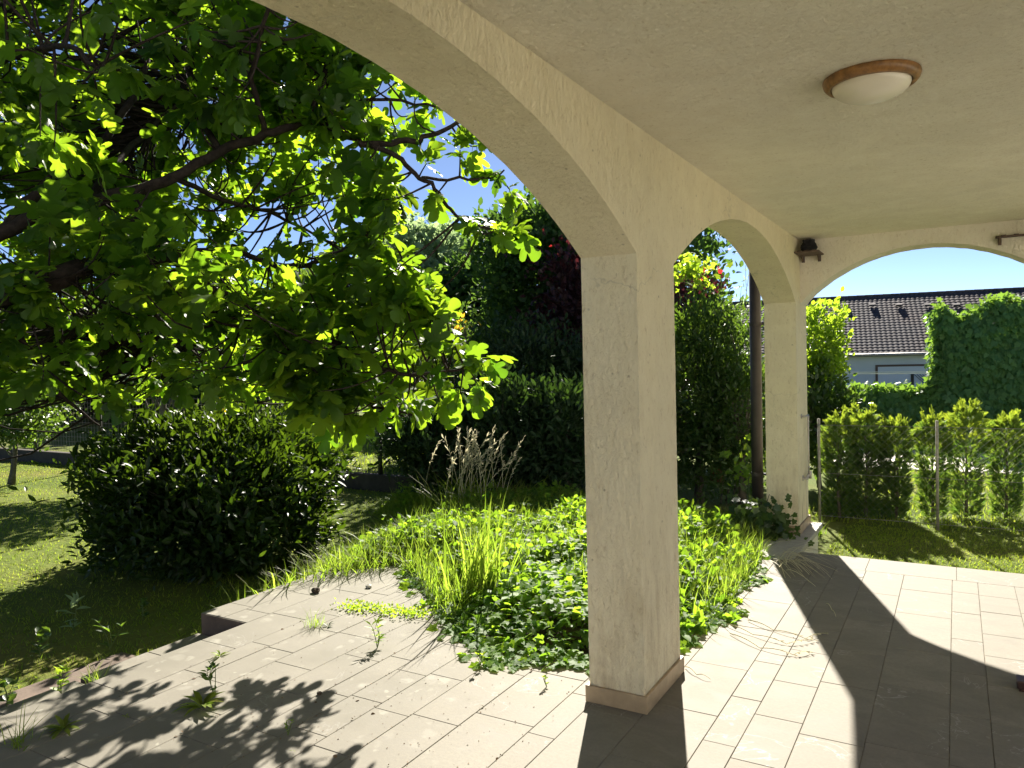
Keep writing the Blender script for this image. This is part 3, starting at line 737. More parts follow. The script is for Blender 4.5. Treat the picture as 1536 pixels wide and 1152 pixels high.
for (u, v, d) in [(742, 345, 4.7), (765, 350, 4.75), (720, 340, 4.7), (700, 548, 4.7), (725, 540, 4.65), (680, 520, 4.7), (715, 575, 4.7), (690, 590, 4.75), (660, 600, 4.8), (752, 258, 4.7), (765, 285, 4.7), (715, 220, 4.7), (690, 185, 4.7), (655, 160, 4.8), (600, 120, 4.9), (560, 95, 4.95), (655, 290, 4.7), (640, 245, 4.75), (660, 130, 4.85), (640, 455, 4.75), (655, 480, 4.7), (665, 455, 4.7), (690, 225, 4.75), (600, 70, 5.0), (725, 205, 4.8)]:
    ends.append(at(u, v, d))
ends = np.array(ends)
PL, DL, NL, SL, FG = [], [], [], [], []
cen = at(150, 250, 6.0)
for E_ in ends:
    dist = np.linalg.norm(NODES - E_, axis=1) + 0.6 * rng.random(len(NODES))
    a = NODES[np.argmin(dist)]
    L_ = np.linalg.norm(E_ - a)
    pts = branch_pts(a, E_, 0.10, 6, 0.07)
    mb.tube(pts, list(np.linspace(0.006 + 0.004 * min(L_, 2.0), 0.0035, 7)), 5, False)
    tdir = unit(pts[-1] - pts[-3])
    k = rng.integers(6, 12)
    for j in range(k):
        s = rng.random() ** 1.6
        base = pts[-1] * (1 - s * 0.45) + pts[-3] * (s * 0.45)
        o = unit(rdir(1)[0] + tdir * 0.55 + np.array([0, 0, -0.10]))
        sz = rng.uniform(0.085, 0.185) * (1.0 if rng.random() > 0.15 else 0.6)
        PL.append(base + o * sz * 0.36); DL.append(o + np.array([0, 0, -0.22])); SL.append(sz)
        NL.append(unit(np.array([0, 0, 1.0]) + rng.normal(size=3) * 0.42 - tdir * 0.1))
    if rng.random() < 0.05: FG.append(pts[-2] + np.array([rng.normal() * 0.02, rng.normal() * 0.02, -0.03]))
mb.build('trunk', M_BARK, fig, True)
PL, DL, NL, SL = map(np.array, (PL, DL, NL, SL))
h_ = rng.random(len(PL)) < 0.6
rr = np.clip(rng.normal(0.5, 0.28, len(PL)), 0, 1)
leafobj('crown', [leaves(T_FIG, PL[h_], DL[h_], NL[h_], SL[h_], rr[h_]), leaves(T_FIG2, PL[~h_], DL[~h_], NL[~h_], SL[~h_], rr[~h_])], L_FIG, fig)
mb = MB()
for (u, v, d) in [(573, 190, 4.78), (592, 196, 4.76), (600, 305, 4.8), (605, 318, 4.8), (606, 470, 4.75), (548, 195, 4.8)]: FG.append(at(u, v, d))
for p in FG:
    s = rng.uniform(0.8, 1.15)
    prof = [(0.0, 0.02 * s), (0.004 * s, 0.012 * s), (0.010 * s, 0.0), (0.019 * s, -0.018 * s), (0.021 * s, -0.030 * s), (0.015 * s, -0.042 * s), (0.0, -0.047 * s)]
    mb.lathe(prof, p, 8)
fo = mb.build('figs', simple('green_fig', (0.035, 0.07, 0.02), 0.5), fig, True); fo['kind'] = 'stuff'

# ------------------------------------------------------------------ round laurel bush on the left lawn
bush = empty('laurel_bush', (-6.6, 4.95, LAWN_Z)); tag(bush, 'broad dark rounded laurel bush on the lawn beneath the fig branches', 'bush')
parts = []
c0 = np.array([-6.42, 5.05, 0.36])
L, K = crown(c0, 1.27, 1.15, 0.78, 330, 56, 0.10, T_LAUREL, 0.105, updir=0.45, shell=0.62, zmin=-0.24); parts.append(L)
L2, K2 = crown(c0 + np.array([0.2, -0.2, -0.1]), 1.05, 0.95, 0.62, 150, 64, 0.16, T_LAUREL, 0.10, updir=0.45, shell=0.2, zmin=-0.15); parts.append(L2)
n = 34; a = rng.uniform(0, 6.28, n)
Kt = np.stack([c0[0] + 1.05 * np.cos(a) * np.sqrt(rng.random(n)), c0[1] + 0.95 * np.sin(a) * np.sqrt(rng.random(n)), np.full(n, 0.98) + rng.uniform(-0.1, 0.22, n)], 1)
idx = np.repeat(np.arange(n), 16); P = Kt[idx] + rng.normal(size=(len(idx), 3)) * np.array([0.05, 0.05, 0.08])
parts.append(leaves(T_LAUREL, P, rdir(len(P), 0.9), rdir(len(P)), 0.10 * rng.uniform(0.7, 1.2, len(P)), 0.5 + 0.5 * rng.random(len(P))))
mb = MB()
for i in range(9):
    a = i * 0.7; b0 = np.array([-6.4 + 0.14 * math.cos(a), 4.95 + 0.12 * math.sin(a), LAWN_Z - 0.02])
    e = c0 + np.array([math.cos(a) * 0.8, math.sin(a) * 0.75, 0.25 + 0.2 * rng.random()])
    mb.tube(branch_pts(b0, e, -0.12, 6, 0.05), list(np.linspace(0.032, 0.010, 7)), 7)
for k in K[::4]:
    mb.tube(branch_pts(c0 + np.array([0, 0, -0.35]), k, -0.1, 4, 0.05), [0.012, 0.01, 0.008, 0.005, 0.003], 5, False)
mb.build('trunk', M_BARKG, bush, True)
leafobj('crown', parts, L_LAUREL, bush)

# ------------------------------------------------------------------ trees and shrubs behind
def P2(px, py, d): return at(px, py, d)
def ground(p, z=LAWN_Z): return np.array([p[0], p[1], z])
c = P2(20, 610, 13.2)
tree('young_tree', onz(17, 726, LAWN_Z), c, 1.15, 1.0, 0.62, 70, 60, 0.16, T_SMALL, 0.09, L_HEDGE, 'young round-crowned tree with thin bare trunk on the far left lawn', 'tree', r0=0.055, rb=0.02, shell=0.35)
c = np.array([-12.0, 8.3, 2.3])
tree('garden_tree', ground(c), c, 1.3, 1.1, 0.85, 90, 60, 0.2, T_BROAD, 0.11, L_MAPLE, 'leafy tree inside the fence, behind the laurel bush and the low fig leaves', 'tree', r0=0.07, shell=0.35)
GROVE = 'trees and shrubs of the border behind the arcade'
c = P2(832, 455, 15.5)
tree('broadleaf_tree', ground(c), c, 1.45, 1.5, 2.22, 230, 110, 0.26, T_BROAD, 0.145, L_MAPLE, 'tall dark broadleaf tree touching the inner edge of the big arch', 'tree', r0=0.11, group=GROVE, shell=0.55, kbr=40, rb=0.03)
c = P2(1022, 470, 15.0)
tree('broadleaf_tree', ground(c), c, 0.78, 1.0, 1.75, 80, 85, 0.24, T_BROAD, 0.14, L_MAPLE, 'leafy green treetop filling the upper part of the narrow arch', 'tree', r0=0.09, group=GROVE, shell=0.45, kbr=26, rb=0.025)
c = P2(925, 480, 13.2)
pt, K = tree('purple_tree', ground(c), c, 1.45, 1.15, 1.34, 140, 75, 0.22, T_BROAD, 0.115, L_PURPLE, 'dark purple-leaved tree with a few red young leaves behind the near pillar', 'tree', r0=0.08, group=GROVE, shell=0.5, kbr=34)
pts = []
for (u, v, d, n_, s_) in [(836, 368, 12.7, 5, 0.03), (812, 345, 12.9, 2, 0.03), (1062, 410, 10.6, 9, 0.06), (1045, 414, 10.6, 5, 0.06), (1085, 411, 10.7, 3, 0.03)]:
    pts.append(at(u, v, d) + rng.normal(size=(n_, 3)) * s_)
P = np.concatenate(pts)
P9 = np.concatenate([at(u, v, d) + rng.normal(size=(n_, 3)) * s_ for (u, v, d, n_, s_) in [(1062, 425, 10.6, 30, 0.10), (1035, 425, 10.6, 24, 0.08), (1075, 435, 10.5, 22, 0.07)]])
leafobj('bronze_leaves', leaves(T_BROAD, P9, rdir(len(P9), 0.2), rdir(len(P9), 0.3), 0.085 * rng.uniform(0.7, 1.2, len(P9))), L_PURPLE, pt)
leafobj('young_red_leaves', leaves(T_BROAD, P, rdir(len(P), 0.2), rdir(len(P), 0.3), 0.085 * rng.uniform(0.7, 1.2, len(P))), L_RED, pt)
c = P2(1038, 408, 10.3)
n_ = 150; P = c + rng.normal(size=(n_, 3)) * np.array([0.16, 0.15, 0.11])
vine = empty('climbing_vine', tuple(ground(c))); tag(vine, 'bright lime climbing vine catching sun at the top left of the narrow arch', 'vine', GROVE)
leafobj('foliage', leaves(T_IVY, P, rdir(n_, -0.2), rdir(n_, 0.7), 0.10 * rng.uniform(0.6, 1.1, n_)), L_LIME, vine)
mb = MB(); mb.tube(branch_pts(ground(c), c, 0, 8, 0.03), list(np.linspace(0.02, 0.006, 9)), 6); mb.build('stem', M_BARKG, vine, True)
c = P2(1048, 590, 9.9)
tree('evergreen_shrub', ground(c), c, 0.62, 0.55, 1.28, 150, 60, 0.12, T_LAUREL, 0.095, L_HEDGE, 'tall dense evergreen shrub seen through the narrow arch beside the near pillar', 'shrub', r0=0.05, group=GROVE, shell=0.45, kbr=30, zmin=-0.15)
c = P2(1112, 615, 9.6)
tree('evergreen_shrub', ground(c), c, 0.50, 0.5, 1.15, 130, 55, 0.11, T_LAUREL, 0.080, L_HEDGE, 'tall evergreen shrub standing against the dark drainpipe in the narrow arch', 'shrub', r0=0.05, group=GROVE, shell=0.45, kbr=30, zmin=-0.15)
sp = empty('slender_shrub', tuple(ground(P2(1100, 560, 9.9)))); tag(sp, 'slender pale-leaved shoots rising against the sky beside the drainpipe', 'shrub', GROVE)
mb = MB(); PLs = []
for (u, v) in [(1118, 398), (1112, 430), (1124, 405), (1098, 440), (1085, 455), (1106, 470), (1128, 440), (1090, 480)]:
    e = P2(u, v, 9.9 + rng.uniform(-0.2, 0.2)); b = ground(P2(1100, 560, 9.9)) + rng.normal(size=3) * np.array([0.08, 0.08, 0])
    pts = branch_pts(b, e, 0, 10, 0.03); mb.tube(pts, list(np.linspace(0.010, 0.002, 11)), 5)
    for q_ in np.linspace(0.55, 1.0, 34):
        i = q_ * 10; j = min(int(i), 9); p = pts[j] * (1 - (i - j)) + pts[j + 1] * (i - j); PLs.append(p + rng.normal(size=3) * 0.035)
mb.build('stem', M_BARKG, sp, True); P = np.array(PLs)
leafobj('foliage', leaves(T_LANCE, P, rdir(len(P), 0.5), rdir(len(P)), 0.085 * rng.uniform(0.6, 1.2, len(P))), L_PALE, sp)
# shrubs in front of the grove
for (u, v, d, rx, rz, nc, lab) in [(655, 668, 9.6, 0.62, 0.55, 90, 'low dark oleander bush beside the fence end under the fig leaves'), (760, 655, 9.4, 0.72, 0.66, 110, 'dark oleander bush directly behind the pale seeding grass'), (850, 660, 9.2, 0.62, 0.62, 90, 'dark oleander bush half hidden by the left side of the near pillar')]:
    c = P2(u, v, d)
    tree('oleander_bush', ground(c), c, rx, 0.6, rz, nc, 70, 0.13, T_LAUREL, 0.105, L_OLEAN, lab, 'bush', r0=0.03, group='oleander bushes in the border', shell=0.4, updir=0.5, kbr=24, zmin=-0.2, flat=0.7)
c = P2(690, 560, 15.5)
tree('twiggy_shrub', ground(c), c, 1.4, 1.1, 1.15, 130, 55, 0.24, T_SMALL, 0.11, L_FAR, 'loose twiggy dark shrub between the fig leaves and the tall broadleaf tree', 'shrub', r0=0.06, group=GROVE, shell=0.4, kbr=60)
c = P2(640, 600, 14.0); 
tree('evergreen_shrub', ground(c), c, 0.95, 0.9, 1.0, 95, 60, 0.2, T_LAUREL, 0.10, L_LAUREL, 'dark evergreen shrub behind the fence end right of the lit meadow gap', 'shrub', r0=0.06, group=GROVE, shell=0.4)
c = P2(800, 590, 11.6)
tree('evergreen_shrub', ground(c), c, 1.15, 0.85, 1.0, 170, 70, 0.17, T_LAUREL, 0.11, L_OLEAN, 'broad dark evergreen shrub filling the shade under the tall broadleaf tree', 'shrub', r0=0.06, group=GROVE, shell=0.35, kbr=30, zmin=-0.2)
c = P2(905, 610, 11.2)
tree('evergreen_shrub', ground(c), c, 0.8, 0.8, 1.0, 120, 66, 0.16, T_LAUREL, 0.10, L_OLEAN, 'dark evergreen shrub mostly hidden behind the near pillar', 'shrub', r0=0.06, group=GROVE, shell=0.35, kbr=30, zmin=-0.2)
# small shrubs with yellow or orange young leaves
for (u, v, d, n_, s_, lab) in [(345, 600, 10.5, 60, 0.09, 'small shrub with bright yellow tips above the laurel bush'), (690, 487, 11.2, 34, 0.09, 'shrub with yellow and orange young leaves left of the broadleaf tree')]:
    e = P2(u, v, d); b = ground(e)
    r = empty('yellow_shrub', tuple(b)); tag(r, lab, 'shrub')
    mb = MB()
    for i in range(7):
        mb.tube(branch_pts(b + rng.normal(size=3) * np.array([0.05, 0.05, 0]), e + rng.normal(size=3) * 0.10, 0, 6, 0.04), list(np.linspace(0.014, 0.004, 7)), 5)
    mb.build('stem', M_BARKG, r, True)
    P = e + rng.normal(size=(n_, 3)) * s_ * np.array([1.2, 1.2, 0.9])
    leafobj('young_leaves', leaves(T_LAUREL, P, rdir(n_, 0.8), rdir(n_), 0.09), L_YELLOW, r)
    P = e + np.array([0, 0, -0.35]) + rng.normal(size=(n_ * 5, 3)) * np.array([0.3, 0.3, 0.25])
    leafobj('foliage', leaves(T_LAUREL, P, rdir(n_ * 5, 0.5), rdir(n_ * 5), 0.09), L_HEDGE, r)
# far trees
far = [(642, 440, 27.0, 2.3, 2.6, L_PALE, 'pale grey-green tree rising above the shrubs into the blue gap of sky'),  # distance haze is put into this tree's pale leaf colour
       (715, 475, 24.0, 0.8, 1.6, L_MAPLE, 'loose green tree between the pale tree and the tall broadleaf tree'),
       (470, 520, 26.0, 2.6, 2.4, L_FAR, 'dark far tree behind the lower right fig branches'),
       (330, 530, 28.0, 2.8, 2.4, L_FAR, 'dark far tree above the middle of the laurel bush'),
       (180, 535, 30.0, 3.0, 2.6, L_FAR, 'dark far tree behind the fig branches above the left side of the bush'),
       (40, 545, 29.0, 2.8, 2.2, L_FAR, 'dark far tree behind the young lawn tree')]
for (u, v, d, rx, rz, m, lab) in far:
    c = P2(u, v, d); tree('far_tree', ground(c), c, rx, rx * 0.8, rz, 120, 60, 0.42, T_SPRAY, 0.26 if m is not L_PALE else 0.24, m, lab, 'tree', r0=0.14, group='trees beyond the garden fence', shell=0.4, kbr=26, rb=0.05)

# ------------------------------------------------------------------ left garden fence
fn = empty('garden_fence', (-12, 8.95, LAWN_Z)); tag(fn, 'dark low concrete fence base with wire mesh along the lawn', 'fence')
mb = MB(); mb.box(-30, -4.6, 8.90, 9.05, LAWN_Z - 0.05, LAWN_Z + 0.235); mb.build('base_wall', M_FENCEWALL, fn, bevel=0.01)
px_ = np.arange(-29.2, -4.6, 2.4)
for x in px_:
    mb = MB(); mb.tube([(x, 8.975, LAWN_Z + 0.236), (x, 8.975, LAWN_Z + 1.45)], 0.035, 8); mb.build('post', M_POSTD, fn, True)
mb = MB()
for z in np.arange(0.27, 1.42, 0.10): mb.tube([(-29.5, 8.975, LAWN_Z + z), (-4.65, 8.975, LAWN_Z + z)], 0.0026, 3, False)
for x in np.arange(-29.5, -4.6, 0.10): mb.tube([(x, 8.972, LAWN_Z + 0.25), (x, 8.972, LAWN_Z + 1.40)], 0.0024, 3, False)
mb.build('mesh', M_WIRE, fn)

# ------------------------------------------------------------------ right chain link fence + conifers
cf = empty('chain_link_fence', (0.5, 9.3, LAWN_Z)); tag(cf, 'thin chain link fence with pale posts in front of the conifer row', 'fence')
for x in (-1.37, -0.185, 1.0, 2.3, 3.6):
    mb = MB(); mb.tube([(x, 9.30, LAWN_Z - 0.02), (x, 9.30, 0.87)], 0.016, 10); mb.build('post', M_POST, cf, True)
mb = MB()
s = 0.055; zb, zt = LAWN_Z + 0.05, 0.80; hgt = zt - zb
for x in np.arange(-1.37 - hgt, 3.6, s * 1.4142):
    for sg in (1, -1):
        a = x if sg > 0 else x + hgt; b = x + hgt if sg > 0 else x
        za, zb2 = zb, zt
        def clipx(xa, xb):
            pa = np.array([xa, zb]); pb = np.array([xb, zt]); d_ = pb - pa
            t0, t1 = 0.0, 1.0
            lo, hi = -1.37, 3.6
            for bound, sign in ((lo, 1), (hi, -1)):
                va, vb = sign * (xa - bound), sign * (xb - bound)
                if va < 0 and vb < 0: return None
                if va < 0: t0 = max(t0, va / (va - vb))
                if vb < 0: t1 = min(t1, va / (va - vb))
            return (pa + d_ * t0, pa + d_ * t1) if t1 > t0 else None
        r_ = clipx(a, b)
        if r_: mb.tube([(r_[0][0], 9.276 + 0.003 * sg, r_[0][1]), (r_[1][0], 9.276 + 0.003 * sg, r_[1][1])], 0.0007, 3, False)
mb.build('mesh', M_WIREG, cf)
mb = MB()
for z in (0.80, 0.25, LAWN_Z + 0.06): mb.tube([(-1.37, 9.277, z), (3.6, 9.277, z)], 0.0026, 5, False)
mb.build('tension_wire', M_WIREG, cf)

def thuja(u, dy, wpx, top, label, fresh=0.35):
    b = onz(u, 787, LAWN_Z); b = b + np.array([0, dy, 0]) ; dd = pix(b)[2]
    b[0] += 0
    r0 = wpx / F * dd / 2; H_ = top
    r = empty('conifer', tuple(b)); tag(r, label, 'conifer', 'row of small conifers behind the chain link fence')
    n_ = 900; t = rng.random(n_) ** 0.92
    prof = np.interp(t, [0, 0.12, 0.45, 0.75, 0.92, 1.0], [0.62, 0.82, 0.84, 1.12, 0.95, 0.35])
    th = rng.uniform(0, 6.283, n_); q_ = rng.random(n_) ** 0.4
    rad_ = r0 * prof * q_
    P = np.stack([b[0] + rad_ * np.cos(th), b[1] + rad_ * np.sin(th), b[2] + 0.0 + t * (H_ - 0.10)], 1)
    o = np.stack([np.cos(th), np.sin(th), np.full(n_, 0.9)], 1)
    D = unit(o + rng.normal(size=(n_, 3)) * 0.35); N = unit(rdir(n_) * 0.7 + np.stack([np.cos(th), np.sin(th), np.full(n_, 0.3)], 1))
    rn_ = np.clip(0.25 + fresh * (t > 0.72) * rng.random(n_) * 1.6 + 0.3 * rng.normal(size=n_) * 0.5, 0, 1)
    S = rng.uniform(0.065, 0.125, n_) * np.interp(t, [0, 0.7, 1], [1, 1, 1.05])
    for _ in range(6):
        a = rng.uniform(0, 6.283); rr_ = r0 * 0.75 * rng.random(); hh = rng.uniform(0.05, 0.17); k_ = 12
        q_ = rng.random(k_)
        P = np.concatenate([P, np.stack([b[0] + rr_ * math.cos(a) * (1 + 0.3 * q_), b[1] + rr_ * math.sin(a) * (1 + 0.3 * q_), b[2] + H_ * 0.90 + hh * q_], 1) + rng.normal(size=(k_, 3)) * 0.008])
        D = np.concatenate([D, np.array([0.3 * math.cos(a), 0.3 * math.sin(a), 1.0]) + rng.normal(size=(k_, 3)) * 0.4]); N = np.concatenate([N, rdir(k_)])
        S = np.concatenate([S, rng.uniform(0.05, 0.09, k_)]); rn_ = np.concatenate([rn_, 0.6 + 0.4 * rng.random(k_)])
    leafobj('foliage', leaves(T_FROND, P, unit(D), N, S, rn_), L_THUJA, r)
    mb = MB(); mb.tube(branch_pts(b, b + np.array([0, 0, H_ * 0.8]), 0, 5, 0.02), list(np.linspace(0.022, 0.006, 6)), 6)
    for i in range(14):
        z = 0.08 + rng.random() * H_ * 0.5; a = rng.uniform(0, 6.28)
        mb.tube([b + np.array([0, 0, z]), b + np.array([math.cos(a) * r0 * 0.8, math.sin(a) * r0 * 0.8, z + 0.22])], [0.006, 0.002], 4, False)
    mb.build('trunk', M_BARKG, r, True)
thuja(1252, 0.42, 42, 1.22, 'leftmost conifer of the row, next to the far pillar')
thuja(1292, 0.45, 42, 1.26, 'second conifer from the far pillar, merging with its left neighbour')
thuja(1340, 0.38, 38, 1.16, 'third conifer, left of the gap with sunlit grass')
thuja(1398, 0.42, 40, 1.18, 'conifer directly behind the pale fence post in mid row')
thuja(1450, 0.46, 46, 1.32, 'tallest conifer of the row with orange tinged top', 0.6)
thuja(1512, 0.40, 42, 1.18, 'conifer at the right edge of the frame')
# small bright tree left of the neighbour house
c = P2(1222, 520, 11.2)
tree('small_tree', ground(P2(1226, 520, 11.2)), c, 0.36, 0.4, 0.62, 56, 42, 0.10, T_BROAD, 0.095, L_LIME, 'small bright green tree between the far pillar and the neighbour roof', 'tree', r0=0.03, bark=M_BARKG, shell=0.4, kbr=26, rb=0.012)
c = P2(1228, 640, 10.9)
tree('broadleaf_shrub', ground(c), c, 0.42, 0.4, 0.68, 80, 42, 0.12, T_BROAD, 0.085, L_HEDGE, 'leafy shrub under the small bright tree beside the far pillar', 'shrub', r0=0.03, shell=0.4, zmin=-0.2)

# ------------------------------------------------------------------ pool court and creeper wall
mb = MB(); mb.box(-1.9, 12, 13.9, 16.6, LAWN_Z - 0.05, LAWN_Z + 0.012); tag(mb.build('pool_paving', simple('pool_stone', (0.62, 0.58, 0.50), 0.8, var=0.12, sc=3)), kind='structure')
mb = MB(); mb.box(0.55, 8, 14.6, 16.0, LAWN_Z, LAWN_Z + 0.018); tag(mb.build('pool_water', simple('pool_blue', (0.02, 0.16, 0.36), 0.08, spec=0.5)), kind='structure')
cw = empty('creeper_wall', (0.5, 18, LAWN_Z)); tag(cw, 'garden wall and shed wall completely overgrown with green creeper', 'wall')
cA = at(1397, 455, 17.0); cB = at(1255, 578, 17.0); xA = cA[0]; yW = 17.6
def onY(px, py, y):
    r = R @ np.array([(px - CX) / F, (py - CY) / F, 1.0]); return EYE + r * (y / r[1])
xA = onY(1404, 500, yW)[0]; zlow = onY(1320, 588, yW)[2]
top_px = [(1404, 466), (1412, 462), (1424, 474), (1440, 484), (1455, 472), (1480, 458), (1510, 452), (1540, 455), (1600, 460), (1700, 465)]
TX = np.array([onY(u, v, yW)[0] for u, v in top_px]); TZ = np.array([onY(u, v, yW)[2] for u, v in top_px])
mb = MB(); mb.box(-6.0, xA - 0.001, yW + 0.10, yW + 0.35, LAWN_Z - 0.05, zlow - 0.12); mb.box(xA + 0.1, 7, yW + 0.10, yW + 2.6, LAWN_Z - 0.05, TZ.min() - 0.15)
mb.build('masonry', M_FENCEWALL, cw)
parts = []
n_ = 9000; x = rng.uniform(-6, xA + 0.2, n_); z = LAWN_Z + (zlow - LAWN_Z) * rng.random(n_)
bul = 0.12 * noise2(x, z * 2, 2.3, 3)
P = np.stack([x, yW - 0.05 - bul + rng.normal(size=n_) * 0.06, z + 0.05 * noise2(x, z, 3, 1)], 1)
parts.append(leaves(T_IVY, P, np.stack([rng.normal(size=n_) * 0.5, np.full(n_, -0.45), np.full(n_, -0.8)], 1), np.array([0, -1.0, 0.45]) + rng.normal(size=(n_, 3)) * 0.35, 0.11 * rng.uniform(0.7, 1.2, n_)))
n_ = 17000; x = rng.uniform(xA - 0.02, 5.2, n_); tz = np.interp(x, TX, TZ); z = LAWN_Z + (tz - LAWN_Z) * rng.random(n_)
ex = np.clip((x - xA) / 0.25, 0, 1); bul = 0.16 * noise2(x, z * 1.6, 2.0, 7)
P = np.stack([x - 0.10 * noise2(z, z * 0.3, 3, 2) * (1 - ex), yW - 0.08 - bul + 0.25 * (1 - ex) + rng.normal(size=n_) * 0.07, z], 1)
parts.append(leaves(T_IVY, P, np.stack([rng.normal(size=n_) * 0.5 - 0.5 * (1 - ex), np.full(n_, -0.45), np.full(n_, -0.8)], 1), np.array([0, -1.0, 0.45]) + rng.normal(size=(n_, 3)) * 0.35, 0.12 * rng.uniform(0.7, 1.2, n_)))
n_ = 3600; x = np.concatenate([rng.uniform(-6, xA, n_ // 2), rng.uniform(xA - 0.1, 5.2, n_ // 2)]); zt_ = np.where(x < xA, zlow, np.interp(x, TX, TZ))
P = np.stack([x, yW + rng.uniform(-0.15, 0.5, n_), zt_ + rng.normal(size=n_) * 0.06 + 0.03], 1)
parts.append(leaves(T_IVY, P, rdir(n_, 0.2), rdir(n_, 1.0), 0.12 * rng.uniform(0.7, 1.2, n_), 0.5 + 0.5 * rng.random(n_)))
n_ = 1600; z = LAWN_Z + (np.interp(xA, TX, TZ) - LAWN_Z) * rng.random(n_)
P = np.stack([xA - 0.03 + rng.normal(size=n_) * 0.06 - 0.10 * noise2(z, z, 2.5, 4), yW + rng.uniform(-0.1, 2.4, n_), z], 1)
parts.append(leaves(T_IVY, P, np.array([-0.6, 0, -0.6]) + rng.normal(size=(n_, 3)) * 0.5, np.array([-1.0, 0, 0.5]) + rng.normal(size=(n_, 3)) * 0.4, 0.12 * rng.uniform(0.7, 1.2, n_)))
# the lower corner where the creeper climbs in a curve
n_ = 900; t = rng.random(n_); x = xA - 0.55 * (1 - t) ** 2 - 0.02; z = zlow + 1.1 * t ** 2.2
P = np.stack([x + rng.random(n_) * 0.5 * (1 - t), yW - 0.05 + rng.normal(size=n_) * 0.1, z * rng.uniform(0.85, 1.0, n_)], 1)
parts.append(leaves(T_IVY, P, rdir(n_, -0.3), rdir(n_, 0.8), 0.12, 0.5 + 0.5 * rng.random(n_)))
leafobj('foliage', parts, L_CREEPER, cw)

# ------------------------------------------------------------------ neighbour house
nh = empty('neighbour_house', (-2, 40, LAWN_Z)); tag(nh, 'long low house with dark pantile roof and pale bluish wall', 'house')
RL = onz(1080, 456, 4.5); RR = onz(1700, 424, 4.5); RR = RL + (onz(1536, 432, 4.5) - onz(1235, 447, 4.5)) / np.linalg.norm(onz(1536, 432, 4.5) - onz(1235, 447, 4.5)) * 24
ax = unit(RR - RL); dn = np.array([ax[1], -ax[0], 0.0]); dn = dn if dn[1] < 0 else -dn
RUN, DROP = 5.4, 2.93
SL_ = math.hypot(RUN, DROP); sdir = (dn * RUN + np.array([0, 0, -DROP])) / SL_; nrm = np.cross(ax, sdir); nrm = nrm if nrm[2] > 0 else -nrm
TW, TL = 0.21, 0.275; ncol = int(24 / TW); nrow = int(SL_ / TL)
V = []; T = []
sub = 6
prof = [0.012, 0.021, 0.022, 0.013, 0.002, 0.0]
for i in range(nrow):
    for e in (0, 1):
        for j in range(ncol * sub + 1):
            s_ = (i + e) * TL + (0.0 if e == 0 else 0.02)
            hgt_ = prof[j % sub] + (0.0 if e == 0 else 0.022)
            V.append(RL + ax * (j * TW / sub) + sdir * s_ + nrm * hgt_)
    b = i * 2 * (ncol * sub + 1); w_ = ncol * sub + 1
    for j in range(ncol * sub):
        a_, b_, c_, d_ = b + j, b + j + 1, b + w_ + j + 1, b + w_ + j
        T += [(a_, b_, c_), (a_, c_, d_)]
def m_roof():
    m, nt, n, l, p = mat('pantile'); tc = n.new('ShaderNodeTexCoord')
    t = noise(n, l, 3.0, 5, 0.7, tc.outputs['Object']); t2 = noise(n, l, 0.5, 4, 0.6, tc.outputs['Object'])
    c = ramp(n, l, t.outputs[0], [(0.3, (0.048, 0.046, 0.052)), (0.55, (0.080, 0.075, 0.083)), (0.75, (0.12, 0.106, 0.11))]).outputs[0]
    c = mix(n, l, ramp(n, l, t2.outputs[0], [(0.45, 0.0), (0.7, 0.5)]).outputs[0], c, (0.11, 0.075, 0.07))
    l.new(c, p.inputs['Base Color']); p.inputs['Roughness'].default_value = 0.85; p.inputs['Specular IOR Level'].default_value = 0.12
    return m
M_ROOF = m_roof()
ro = link('roof', np_mesh('roof', np.array(V), np.array(T), None, False), M_ROOF, nh)
mb = MB(); k = RL + ax * 24
mb.add([RL, k, k - dn * RUN + np.array([0, 0, -DROP]), RL - dn * RUN + np.array([0, 0, -DROP])], [(0, 1, 2, 3)])
mb.build('back_slope', M_ROOF, nh)
mb = MB()
for i in range(int(24 / 0.40)):
    p = RL + ax * (i * 0.40 + 0.2) + np.array([0, 0, 0.03]); mb.tube([p - ax * 0.21, p + ax * 0.22], [0.075, 0.06], 10)
mb.build('ridge_tiles', M_ROOF, nh, True)
eL = RL + dn * RUN + np.array([0, 0, -DROP]); eR = eL + ax * 24
mb = MB(); mb.tube([eL + np.array([0, -0.02, -0.03]), eR + np.array([0, -0.02, -0.03])], 0.075, 10); mb.build('gutter', simple('zinc', (0.33, 0.31, 0.30), 0.5, 0.4), nh, True)
# vent tiles below the ridge
for u in (1268, 1308, 1348, 1391, 1434, 1487):
    tpar = None
    r_ = R @ np.array([(u - CX) / F, (455 - CY) / F, 1.0])
    # intersection with the roof plane
    den = r_ @ nrm; tt = ((RL + nrm * 0.08 - EYE) @ nrm) / den; p = EYE + r_ * tt
    mb = MB(); a_ = ax * 0.16; s2 = sdir * 0.34; u2 = nrm * 0.10
    mb.add([p - a_, p + a_, p + a_ + s2, p - a_ + s2, p - a_ * 0.8 + s2 + u2, p + a_ * 0.8 + s2 + u2], [(0, 1, 5, 4), (3, 4, 5, 2), (0, 4, 3), (1, 2, 5), (0, 3, 2, 1)])
    mb.build('vent', M_ROOF, nh)
wl0 = eL - dn * 0.45; wl1 = eR - dn * 0.45
M_NWALL = simple('bluish_render', (0.62, 0.66, 0.70), 0.9, var=0.05, sc=1.2)
